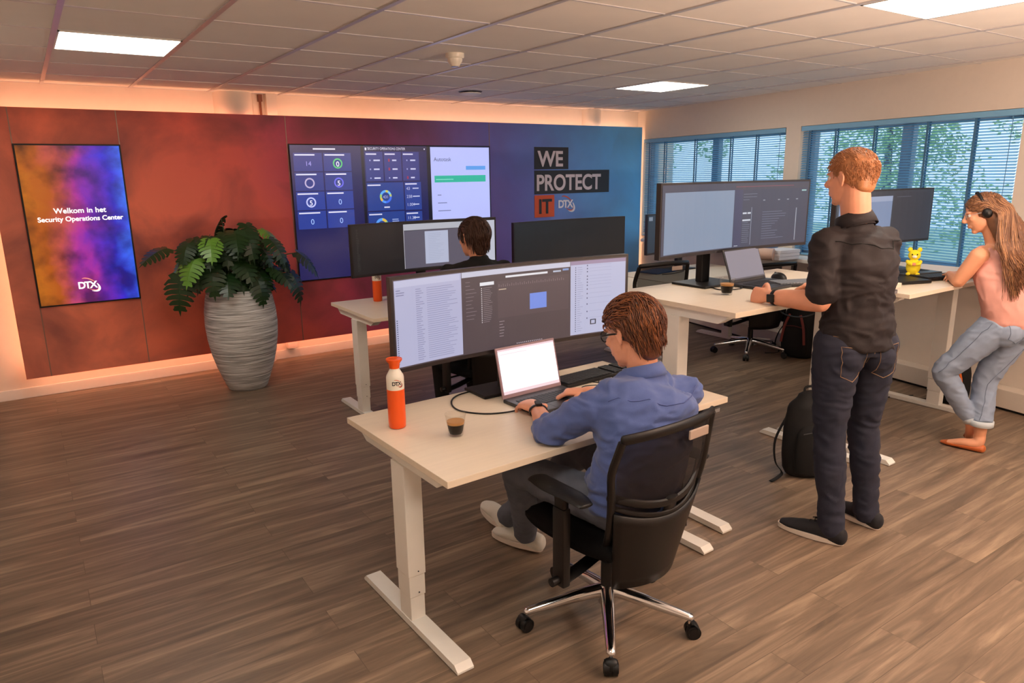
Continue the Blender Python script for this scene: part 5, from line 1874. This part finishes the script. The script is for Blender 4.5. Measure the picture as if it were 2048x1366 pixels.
    # trousers
    b = MB()
    for q, k_, a_ in ((-1, kL, aL), (1, kR, aR)):
        b.tube([pel + V((q * .085, -.03, -.055)), lerp(pel + V((q * .09, 0, -.05)), k_, .5), k_ + V((0, -.01, .0)), lerp(k_, a_, .12) + V((0, .02, 0)), lerp(k_, a_, .5), a_ + V((0, 0, .0))],
               [(.095, .085), (.085, .078), (.068, .066), (.066, .066), (.058, .06), (.052, .056)], n=24, sm=4, side=V((1, 0, 0)), dome=True)
    b.tube([pel + V((0, -.02, -.04)), pel + V((0, -.01, .04))], [(.165, .12), (.16, .115)], n=24, side=V((1, 0, 0)), dome=True)
    tr = remesh(b, 'trousers', M['greyj'], .0075, t, 5, wrinkle(.006, 14, (1, 1, 1.4), 4.0))
    shoe('shoe', t, L(1.765, 2.40, .012), L(1.685, 2.67, .006), M['shoewhite'], M['rubber'])
    shoe('shoe', t, L(1.725, 2.63, .03), L(1.76, 2.88, .045), M['shoewhite'], M['rubber'])
    # hair
    hair_cap(P, X, t, M['hairred'], 1.06, short_hairline, k=.985, nape=.080)
    roots = [(x * 1.12, y * 1.12, z * 1.12 - .004) for x, y, z in scalp(1700, 21, short_hairline)]
    def flow(p):
        if p.z > .055 and p.y > -.06:
            return V((.25, -1, .05 if p.y > 0 else -.2))
        if p.y < -.03:
            return V((p.x * 2.0, -.2, -1))
        return V((0, -.85, -.65))
    hr = strands('hair_locks', P, t, M['hairred'], M['hairredl'], [q for q in roots if not (q[1] > -.035 and q[2] < .045)], flow, 4, .038, .0018, 5, .35, .0046)
    # glasses
    g = MB()
    for q in (-1, 1):
        rim = [P(q * (.032 + .024 * math.cos(a)), .096 - .006 * abs(math.cos(a)), .010 + .018 * math.sin(a)) for a in [2 * PI * i / 16 for i in range(17)]]
        g.tube(rim, .0022, n=6)
        g.tube([P(q * .056, .092, .014), P(q * .074, .070, .014), P(q * .080, .020, .012), P(q * .080, -.008, .006), P(q * .079, -.022, -.012)], [(.002, .004)] * 5, n=6, sm=3)
    g.tube([P(-.009, .096, .014), P(0, .099, .017), P(.009, .096, .014)], .002, n=6, sm=2)
    go = g.build('glasses', M['black'], t, 'all')
    # wrist band
    def band(w_, e_, r, mm, parent):
        g = MB(); d = (w_ - e_).normalized(); c0 = w_ - d * .028
        side = d.cross(V((0, 0, 1))).normalized(); up = side.cross(d)
        ring = [c0 + side * (r + .005) * math.cos(a) + up * r * .86 * math.sin(a) for a in [2 * PI * i / 24 for i in range(25)]]
        g.tube(ring, [(.011, .0024)] * 25, n=8, side=d)
        o = g.build('watch_strap', M['black'], parent, 'all')
        f = MB(); X2 = Matrix((side.to_4d(), d.to_4d(), up.to_4d(), (0, 0, 0, 1))).transposed()
        for i in range(3):
            X2[3][i] = 0
        X2 = Matrix.Translation(c0 + up * (r * .86 + .003)) @ X2.to_3x3().to_4x4()
        f.box((-.013, -.022, -.003), (.013, .022, .009), X=X2, bev=.003)
        f.build('watch_case', M['black'], o)
    band(wL, eL, .031, None, t)
    return t


man_blue()


# ---------------------------------------------------------------- standing man, dark shirt
def man_dark():
    O = V((3.06, 1.74, 0))
    t = thing('person', 'standing person in a dark rolled-sleeve shirt and navy jeans with short ginger hair', 'person', O)
    L = lambda x, y, z: V((x, y, z)) - O
    pel = L(3.07, 1.73, .95); wai = L(3.065, 1.735, 1.10); che = L(3.055, 1.745, 1.30); nb = L(3.045, 1.765, 1.465)
    sL = L(2.92, 1.825, 1.415); sR = L(3.17, 1.70, 1.415)
    eL = L(2.865, 1.79, 1.15); wL = L(2.865, 2.055, 1.135)
    eR = L(3.30, 1.80, 1.17); wR = L(3.31, 2.06, 1.14)
    hd = L(3.022, 1.80, 1.675)
    hF = V((-.02, 1, -.10)); hU = V((0, .1, 1))
    hipR = V((.93, -.36, 0)).normalized(); shR = (sR - sL).normalized()
    hL = pel + hipR * -.095; hR_ = pel + hipR * .095
    kL = L(2.965, 1.755, .52); kR = L(3.20, 1.725, .52); aL = L(2.955, 1.695, .10); aR = L(3.235, 1.685, .10)
    b = MB()
    P, X, fr = head_shape(b, hd, hF, hU, 1.02)
    b.tube([nb - V((0, .0, .03)), nb + V((-.0, .005, .03)), P(0, -.020, -.07), P(0, -.018, -.02)], [(.068, .062), (.062, .062), (.062, .066), (.055, .065)], n=20, sm=3, side=shR)
    b.tube([pel, wai, che, nb], [(.14, .10), (.13, .09), (.14, .10), (.06, .05)], n=20, sm=3, side=[hipR, hipR, shR, shR], dome=True)
    for s_, e_, w_ in ((sL, eL, wL), (sR, eR, wR)):
        b.tube([s_ + V((0, 0, -.02)), lerp(s_, e_, .5), e_], [.044, .046, .044], n=16, sm=3, dome=True)
        b.tube([e_, lerp(e_, w_, .25), lerp(e_, w_, .6), w_], [.048, .050, .043, (.027, .032)], n=16, sm=4, side=V((1, 0, 0)), dome=True)
    hand(b, wL, V((.05, 1, -.02)), V((1, -.05, -.35)), V((.25, .1, 1)), (62, 75, 55), 1.3, 1.08, .05)
    hand(b, wR, V((-.2, 1, -.02)), V((0, 0, -1)), V((-1, -.2, 0)), (25, 30, 25), .5, 1.05)
    for h_, k_, a_ in ((hL, kL, aL), (hR_, kR, aR)):
        b.tube([h_, k_, a_, a_ + V((0, .04, -.04))], [.08, .055, .038, .036], n=14, sm=4)
    body = remesh(b, 'body', M['skin'], .005, t, 4)
    eyes(P, X, 1.02, t)
    b = MB()
    b.tube([pel + V((0, 0, -.02)), pel + V((0, 0, .06)), wai + V((0, 0, .02)), che, lerp(che, nb, .55), nb + V((0, 0, -.015)), nb + V((0, .003, .02))],
           [(.176, .140), (.172, .132), (.160, .118), (.175, .135), (.155, .112), (.082, .074), (.070, .064)], n=32, sm=5, side=[hipR, hipR, hipR, shR, shR, shR, shR])
    for s_, q in ((sL, -1), (sR, 1)):
        b.tube([nb + shR * q * .05 + V((0, 0, -.03)), lerp(nb, s_, .6) + V((0, 0, -.022)), s_ + V((0, 0, -.012))], [(.06, .05), (.066, .055), (.064, .060)], n=20, sm=3, dome=True)
    for s_, e_, w_ in ((sL, eL, wL), (sR, eR, wR)):
        b.tube([s_ + V((0, 0, -.01)), lerp(s_, e_, .35), lerp(s_, e_, .75), lerp(s_, e_, .90)], [.070, .068, .064, .064], n=20, sm=3, dome=True)
        b.tube([lerp(s_, e_, .76), lerp(s_, e_, .79), lerp(s_, e_, .92), lerp(s_, e_, .94)], [.062, .069, .069, .063], n=20)
    shirt = remesh(b, 'shirt', M['maroon'], .0075, t, 5, wrinkle(.012, 9, (1, 1, 1.9), 2.2))
    c = MB()
    cF, cR, cU = frame(V((.42, .90, -.42)), V((0, .25, 1)))
    cc = nb + V((0, .006, .018)); n = 28; vs = []
    for j, (rz_, rad) in enumerate(((-.024, .080), (.014, .074), (.040, .071), (.038, .078), (.008, .086), (-.018, .090))):
        for i in range(n):
            a = -PI * 1.36 + 2 * PI * .86 * i / (n - 1)
            vs.append(cc + cR * rad * math.cos(a) + cF * rad * .95 * math.sin(a) + cU * rz_)
    c.add(vs, [(j * n + i, j * n + i + 1, (j + 1) * n + i + 1, (j + 1) * n + i) for j in range(5) for i in range(n - 1)])
    co = c.build('collar', M['maroon'], shirt, 'all'); sd = co.modifiers.new('s', 'SOLIDIFY'); sd.thickness = .002
    stitch(shirt, 'yoke_seam', [[sL + V((-.03, -.06, .0)), che + V((-.04, -.13, .10)), che + V((.06, -.15, .10)), sR + V((0, -.07, .0))]], M['blackcloth'], .0022)
    b = MB()
    for h_, k_, a_ in ((hL, kL, aL), (hR_, kR, aR)):
        b.tube([h_ + V((0, 0, .0)), lerp(h_, k_, .3), lerp(h_, k_, .65), k_, lerp(k_, a_, .35), lerp(k_, a_, .75), a_ + V((0, 0, -.04))],
               [(.102, .110), (.098, .106), (.082, .088), (.068, .073), (.068, .074), (.058, .062), (.056, .062)], n=26, sm=4, side=hipR, dome=True)
    b.tube([pel + V((0, 0, -.05)), pel + V((0, 0, .03)), pel + V((0, 0, .085))], [(.168, .125), (.168, .122), (.160, .115)], n=30, sm=3, side=hipR, dome=False)
    bk = V((hipR.y, -hipR.x, 0))
    for q in (-1, 1):
        b.ball(pel + hipR * q * .078 + bk * .050 + V((0, 0, -.055)), (.085, .078, .085), n=20)
    jeans = remesh(b, 'jeans', M['navy'], .0075, t, 5, wrinkle(.0075, 10, (1, 1, 1.7), 5.1))
    B_ = lambda u, d, z: pel + hipR * u + bk * d + V((0, 0, z))
    lines = [[B_(-.16, .06, .045), B_(-.06, .2, .04), B_(.06, .2, .04), B_(.16, .06, .045)], [B_(0, .2, .08), B_(0, .2, -.08)]]
    for q in (-1, 1):
        u0, u1 = q * .035, q * .145
        lines.append([B_(u0, .2, -.005), B_(u1, .16, .005), B_(u1 * .97, .16, -.13), B_((u0 + u1) / 2, .2, -.155), B_(u0 * 1.1, .2, -.13), B_(u0, .2, -.005)])
    stitch(jeans, 'stitching', lines, M['thread'], .0015, ray=-bk)
    shoe('shoe', t, L(2.955, 1.635, .002), L(2.895, 1.925, .002), M['shoeblack'], M['rubber'], ankle=aL + V((0, .01, .03)), laces=M['blackcloth'])
    shoe('shoe', t, L(3.235, 1.62, .002), L(3.275, 1.91, .002), M['shoeblack'], M['rubber'], ankle=aR + V((0, .01, .03)), laces=M['blackcloth'])
    def hl(p):
        return short_hairline(p) and p.z > -.045
    cap = hair_cap(P, X, t, M['hairblond'], 1.0, hl, k=.935, rad=.0115, nape=.052, cnt=1500)
    roots = scalp(1500, 31, hl)
    def flow(p):
        if p.z > .07:
            return V((0, .8, .5))
        return V((0, -.3 if p.y < 0 else .1, -1))
    strands('hair_locks', P, t, M['hairblond'], M['hairblond'], [(x * 1.065, y * 1.065, z * 1.06) for x, y, z in roots], flow, 2, .013, .0013, 6, .3, .0035)
    d = (wL - eL).normalized(); c0 = wL - d * .030
    side = d.cross(V((0, 0, 1))).normalized(); up = side.cross(d)
    g = MB(); g.tube([c0 + side * .032 * math.cos(a) + up * .035 * math.sin(a) for a in [2 * PI * i / 24 for i in range(25)]], [(.011, .0025)] * 25, n=8, side=d)
    o = g.build('watch_strap', M['black'], t, 'all')
    f = MB(); X2 = Matrix((up.to_4d(), d.to_4d(), (-side).to_4d(), (0, 0, 0, 1))).transposed().to_3x3().to_4x4()
    f.box((-.019, -.019, -.004), (.019, .019, .007), X=Matrix.Translation(c0 - side * .036) @ X2, bev=.004); f.build('watch_case', M['black'], o)
    return t


man_dark()


# ---------------------------------------------------------------- standing woman, pink top
def woman():
    O = V((4.70, 1.80, 0))
    t = thing('person', 'standing person with long brown hair and pink sleeveless top leaning on a raised desk', 'person', O)
    L = lambda x, y, z: V((x, y, z)) - O
    pel = L(4.735, 1.745, .82); wai = L(4.705, 1.765, .96); che = L(4.68, 1.81, 1.13); nb = L(4.655, 1.845, 1.27)
    sL = L(4.525, 1.87, 1.225); sR = L(4.79, 1.78, 1.215)
    eL = L(4.515, 1.955, 1.065); wL = L(4.70, 2.09, 1.075)
    eR = L(4.89, 1.96, 1.07); wR = L(4.77, 2.03, 1.085)
    hd = L(4.615, 1.915, 1.455)
    hF = V((-.50, .80, -.34)); hU = V((-.1, .30, 1))
    hipR = V((.97, -.22, 0)).normalized(); shR = (sR - sL).normalized()
    hL = pel + hipR * -.085; hR_ = pel + hipR * .085
    kL = L(4.545, 1.985, .50); aL = L(4.70, 1.86, .17)
    kR = L(4.745, 1.83, .44); aR = L(4.70, 1.80, .10)
    s = .95
    b = MB()
    P, X, fr = head_shape(b, hd, hF, hU, s, True)
    b.tube([nb - V((0, .0, .03)), nb + V((-.0, .01, .03)), P(0, -.018, -.06), P(0, -.015, -.02)], [(.052, .050), (.046, .046), (.048, .050), (.045, .055)], n=20, sm=3, side=shR)
    b.tube([pel, wai, che, nb + V((0, 0, -.01))], [(.13, .09), (.115, .08), (.125, .085), (.06, .05)], n=20, sm=3, side=[hipR, hipR, shR, shR], dome=True)
    for s_, q in ((sL, -1), (sR, 1)):
        b.tube([nb + V((0, 0, -.02)), lerp(nb, s_, .6) + V((0, 0, -.01)), s_], [(.045, .035), (.045, .04), (.045, .045)], n=16, sm=3, dome=True)
    for s_, e_, w_ in ((sL, eL, wL), (sR, eR, wR)):
        b.tube([s_, lerp(s_, e_, .5), e_], [.048, .045, .037], n=16, sm=3, dome=True)
        b.tube([e_, lerp(e_, w_, .35), w_], [.038, .036, (.024, .020)], n=16, sm=4, dome=True)
    hand(b, wL, V((1, .12, -.02)), V((0, .0, -1)), V((0, 1, 0)), (18, 22, 18), .4, .9)
    hand(b, wR, V((-1, .3, -.02)), V((0, 0, -1)), V((0, 1, 0)), (18, 22, 18), .4, .9)
    b.tube([hL, lerp(hL, kL, .35), lerp(hL, kL, .75), kL, lerp(kL, aL, .25), lerp(kL, aL, .75), aL, L(4.745, 1.87, .10)], [.06, .055, .045, .04, .038, .034, .032, .03], n=14, sm=4)
    b.tube([hR_, lerp(hR_, kR, .75), kR, aR + V((0, 0, .08)), aR], [.06, .045, .042, .036, .033], n=14, sm=4)
    # bare feet inside the slip-on shoes
    b.tube([aR, L(4.685, 1.80, .055), L(4.665, 1.87, .045), L(4.655, 1.95, .025)], [(.031, .036), (.032, .032), (.034, .024), (.030, .014)], n=14, sm=4, side=V((1, 0, 0)), dome=True)
    b.tube([L(4.745, 1.87, .10), L(4.775, 1.885, .07), L(4.805, 1.90, .03)], [(.03, .03), (.032, .026), (.03, .016)], n=14, sm=3, side=V((1, 0, 0)), dome=True)
    body = remesh(b, 'body', M['skinw'], .005, t, 4)
    eyes(P, X, s, t)
    b = MB()
    b.tube([pel + V((0, 0, .01)), pel + V((0, 0, .07)), wai + V((0, 0, .01)), che, lerp(che, nb, .6) + V((0, 0, -.005))],
           [(.172, .128), (.176, .130), (.168, .122), (.160, .118), (.122, .084)], n=30, sm=5, side=[hipR, hipR, hipR, shR, shR], dome=True)
    for s_, q in ((sL, -1), (sR, 1)):
        b.tube([che + shR * q * .07 + V((0, 0, .03)), lerp(nb, s_, .62) + V((0, 0, -.004)), lerp(nb, s_, .58) + V((0, .04, -.02))], [(.05, .05), (.044, .043), (.035, .03)], n=16, sm=3, dome=True)
    top = remesh(b, 'sleeveless_top', M['pink'], .0065, t, 5, wrinkle(.006, 9, (1.3, 1.3, 1.2), 3.2))
    b = MB()
    b.tube([hL + V((0, 0, .0)), lerp(hL, kL, .35), lerp(hL, kL, .75), kL, lerp(kL, aL, .25), lerp(kL, aL, .75), aL + V((0, 0, .035))],
           [(.092, .098), (.088, .095), (.070, .076), (.064, .066), (.062, .066), (.050, .052), (.048, .050)], n=24, sm=4, side=hipR, dome=False)
    b.tube([hR_ + V((0, 0, .0)), lerp(hR_, kR, .35), lerp(hR_, kR, .75), kR, lerp(kR, aR, .3), lerp(kR, aR, .6), aR + V((0, 0, .085))],
           [(.092, .098), (.088, .095), (.072, .078), (.064, .068), (.064, .070), (.060, .064), (.058, .062)], n=24, sm=4, side=hipR, dome=False)
    b.tube([pel + V((0, 0, -.06)), pel + V((0, 0, .03)), pel + V((0, 0, .075))], [(.158, .122), (.160, .122), (.150, .112)], n=28, sm=3, side=hipR)
    bk = V((hipR.y, -hipR.x, 0))
    for q in (-1, 1):
        b.ball(pel + hipR * q * .066 + bk * .042 + V((0, 0, -.04)), (.086, .078, .095), n=20)
    jeans = remesh(b, 'jeans', M['denim'], .0065, t, 4, wrinkle(.006, 11, (1, 1, 1.6), 6.1))
    B_ = lambda u, d, z: pel + hipR * u + bk * d + V((0, 0, z))
    lines = []
    for q in (-1, 1):
        u0, u1 = q * .025, q * .125
        lines.append([B_(u0, .2, .02), B_(u0, .2, -.07), B_((u0 + u1) / 2, .2, -.10), B_(u1, .16, -.07), B_(u1, .16, .03)])
    stitch(jeans, 'stitching', lines, M['threadg'], .0016, ray=-bk)
    lines = []
    lines.append([lerp(hL, kL, 0) + V((-.12, 0, .02)), lerp(hL, kL, .5) + V((-.12, 0, 0)), kL + V((-.1, 0, 0))])
    lines.append([hR_ + V((-.02, -.1, -.12)), kR + V((-.08, -.05, 0)), aR + V((-.08, -.02, .12))])
    stitch(jeans, 'stitching', lines, M['threadg'], .0016)
    for c0, d0, r_ in ((aR + V((0, 0, .085)), V((0, 0, 1)), .064), (aL + V((-.004, -.002, .035)), (kL - aL), .053)):
        d0 = d0.normalized(); c = MB()
        c.tube([c0 - d0 * .018, c0 - d0 * .016, c0 + d0 * .016, c0 + d0 * .018], [r_ - .004, r_ + .002, r_ + .002, r_ - .004], n=24)
        c.build('rolled_cuff', M['denimcuff'], jeans, 'all')
    # slip-on shoes
    for h_, t_, nm in ((L(4.69, 1.765, .002), L(4.65, 2.0, .002), 1), (L(4.75, 1.845, .075), L(4.835, 1.915, .006), 2)):
        d = (t_ - h_); Ls = d.length; d = d.normalized(); sd_ = d.cross(V((0, 0, 1))).normalized(); up = sd_.cross(d)
        Q = lambda u, z, x=0: h_ + d * u * Ls + up * z + sd_ * x
        c = MB()
        c.tube([Q(.03, .024), Q(.2, .024), Q(.5, .022), Q(.75, .019), Q(.96, .013)], [(.030, .026), (.034, .024), (.037, .021), (.036, .018), (.018, .010)], n=20, sm=4, side=sd_, dome=True)
        remesh(c, 'shoe', M['tan'], .004, t, 4)
    # hair: shell and long wavy locks
    def hl(p):
        if p.z > .03:
            return p.y < .072
        return p.y < .028
    hair_cap(P, X, t, M['hairlong'], s, hl, vox=.005)
    b = MB()
    F_, R_, U_ = fr
    back = (-F_ * 1.0); back.z = 0; back.normalize()
    pts0 = P(0, -.06, .03)
    b.tube([P(0, -.045, .05), P(0, -.075, -.03), L(4.67, 1.79, 1.30) + V((.02, -.03, 0)), L(4.72, 1.715, 1.16), L(4.745, 1.69, 1.06)], [(.080, .060), (.095, .058), (.12, .055), (.125, .04), (.09, .02)], n=24, sm=5, side=shR, dome=True)
    remesh(b, 'hair_mass', M['hairlong'], .006, t, 5, wrinkle(.008, 16, (2.2, 2.2, .5), 8.0))
    rr = random.Random(77)
    b = MB(); b.mats = [M['hairlong'], M['hairlongl']]
    for (x, y, z) in scalp(1250, 41, hl):
        if z > .10 and rr.random() < .3:
            continue
        p0 = P(x * 1.11, y * 1.11, z * 1.11 - .004)
        side = x / .077
        wob = rr.uniform(0, 6); amp = rr.uniform(.004, .012)
        # follow the skull down, then fall over the back / shoulders
        tgt = V((4.645, 1.80, 1.27)) - O + shR * (side * .135 + rr.gauss(0, .018)) + V((0, -.085 - rr.random() * .02, 0))
        end = V((4.715, 1.70, 1.00 + rr.uniform(-.04, .16))) - O + shR * (side * .15 + rr.gauss(0, .03)) + V((0, -.045 - rr.random() * .02, 0))
        mid = P(max(-.104, min(.104, x * 1.28 + .01 * side)), min(y, -.01) - .045, -.02)
        if y > .0:
            m0 = P(x * 1.22, y * .6 - .03, z * .75 + .01)
        else:
            m0 = P(x * 1.20, y * 1.17 - .004, z * .6)
        pts = [p0, m0, mid, tgt.lerp(mid, .35), tgt, lerp(tgt, end, .5), end]
        for i in range(3, 7):
            pts[i] = pts[i] + shR * amp * math.sin(wob + i * 1.9)
        b.tube(pts, [.0018, .0026, .0030, .0030, .0030, .0026, .0008], m=(M['hairlongl'] if rr.random() < .35 else M['hairlong']), n=4, sm=3)
    b.build('hair_locks', None, t, 'all')
    # headset band and glasses
    g = MB(); g.tube([P(.083 * math.cos(a), -.012 + .012 * math.sin(a), .03 + .108 * math.sin(a)) for a in [PI * i / 14 for i in range(15)]], [(.008, .003)] * 15, n=8, sm=2, side=fr[0])
    for q in (-1, 1):
        g.tube([P(q * .088, -.010, .0), P(q * .076, -.010, .0)], [(.026, .030), (.024, .028)], n=16, side=fr[0], dome=True)
    g.build('headset', M['black'], t, 'all')
    g = MB()
    for q in (-1, 1):
        g.tube([P(q * (.031 + .021 * math.cos(a)), .096 - .004 * abs(math.cos(a)), .010 + .016 * math.sin(a)) for a in [2 * PI * i / 16 for i in range(17)]], .0014, n=6)
        g.tube([P(q * .052, .092, .014), P(q * .074, .06, .014), P(q * .079, -.005, .010)], .0015, n=6, sm=3)
    g.build('glasses', M['alu'], t, 'all')
    return t


woman()


# ---------------------------------------------------------------- seated man at the far desk
def man_far():
    O = V((2.50, 4.10, 0))
    t = thing('person', 'seated person in black seen from behind with dark brown hair at the far desk', 'person', O)
    L = lambda x, y, z: V((x, y, z)) - O
    pel = L(2.49, 4.08, .58); wai = L(2.49, 4.03, .74); che = L(2.495, 4.02, .95); nb = L(2.49, 4.07, 1.15)
    sL = L(2.28, 4.10, 1.085); sR = L(2.68, 4.06, 1.085)
    eL = L(2.20, 4.32, .84); wL = L(2.34, 4.50, .83); eR = L(2.80, 4.28, .84); wR = L(2.62, 4.50, .83)
    hd = L(2.475, 4.11, 1.30)
    hipR = V((1, 0, 0)); shR = (sR - sL).normalized()
    b = MB()
    P, X, fr = head_shape(b, hd, V((-.22, 1, -.12)), V((0, .1, 1)), 1.08)
    b.tube([nb - V((0, .0, .03)), nb + V((-.0, .01, .03)), P(0, -.018, -.06), P(0, -.015, -.02)], [(.062, .056), (.056, .056), (.056, .060), (.05, .06)], n=20, sm=3, side=shR)
    b.tube([pel, wai, che, nb], [(.13, .09), (.12, .085), (.13, .09), (.06, .05)], n=20, sm=3, side=[hipR, hipR, shR, shR], dome=True)
    for s_, e_, w_ in ((sL, eL, wL), (sR, eR, wR)):
        b.tube([s_, lerp(s_, e_, .5), e_], [.048, .045, .040], n=16, sm=3, dome=True)
        b.tube([e_, lerp(e_, w_, .35), w_], [.042, .040, (.029, .023)], n=16, sm=4, side=V((1, 0, 0)), dome=True)
    hand(b, wL, V((.3, 1, -.1)), V((0, 0, -1)), V((1, -.3, 0)), (25, 30, 25), .5)
    hand(b, wR, V((-.3, 1, -.1)), V((0, 0, -1)), V((-1, -.3, 0)), (25, 30, 25), .5)
    kL = L(2.38, 4.50, .54); kR = L(2.62, 4.50, .54); aL = L(2.36, 4.42, .10); aR = L(2.64, 4.42, .10)
    for q, k_, a_ in ((-1, kL, aL), (1, kR, aR)):
        b.tube([pel + V((q * .08, 0, -.04)), k_, a_], [.07, .05, .035], n=14, sm=4)
    remesh(b, 'body', M['skin'], .0055, t, 4)
    b = MB()
    b.tube([pel + V((0, 0, -.02)), wai, che, lerp(che, nb, .55), nb + V((0, 0, -.0))], [(.175, .13), (.165, .12), (.19, .13), (.165, .10), (.078, .068)], n=28, sm=5, side=[hipR, hipR, shR, shR, shR], dome=True)
    for s_, q in ((sL, -1), (sR, 1)):
        b.tube([nb + shR * q * .045 + V((0, 0, -.03)), lerp(nb, s_, .6) + V((0, 0, -.018)), s_ + V((0, 0, -.008))], [(.055, .05), (.06, .054), (.06, .058)], n=20, sm=3, dome=True)
    for s_, e_, w_ in ((sL, eL, wL), (sR, eR, wR)):
        b.tube([s_, lerp(s_, e_, .5), e_, lerp(e_, w_, .4), lerp(e_, w_, .85)], [.068, .064, .058, .05, .04], n=20, sm=3, dome=True)
    remesh(b, 'sweater', M['blackcloth'], .009, t, 5, wrinkle(.006, 9, (1, 1, 2), 9.0))
    b = MB()
    for q, k_, a_ in ((-1, kL, aL), (1, kR, aR)):
        b.tube([pel + V((q * .085, 0, -.05)), lerp(pel + V((q * .09, 0, -.05)), k_, .5), k_, lerp(k_, a_, .5), a_], [.09, .082, .068, .058, .052], n=20, sm=4, dome=True)
    remesh(b, 'trousers', M['blackcloth'], .01, t, 4)
    shoe('shoe', t, aL + V((0, -.06, -.095)), aL + V((0, .20, -.095)), M['shoeblack'], M['shoeblack'])
    shoe('shoe', t, aR + V((0, -.06, -.095)), aR + V((0, .20, -.095)), M['shoeblack'], M['shoeblack'])
    def hl(p):
        return short_hairline(p) or (p.y < -.04 and p.z > -.075)
    hair_cap(P, X, t, M['hairbrown'], 1.08, hl, vox=.006, nape=.09)
    def flow(p):
        return V((0, -.8, -.4)) if p.z > .06 and p.y > -.05 else V((0, -.1, -1))
    strands('hair_locks', P, t, M['hairbrown'], M['hairbrown'], [(x * 1.11, y * 1.11, z * 1.11 - .004) for x, y, z in scalp(1100, 51, hl)], flow, 4, .055, .0024, 9, .3, .004)


man_far()
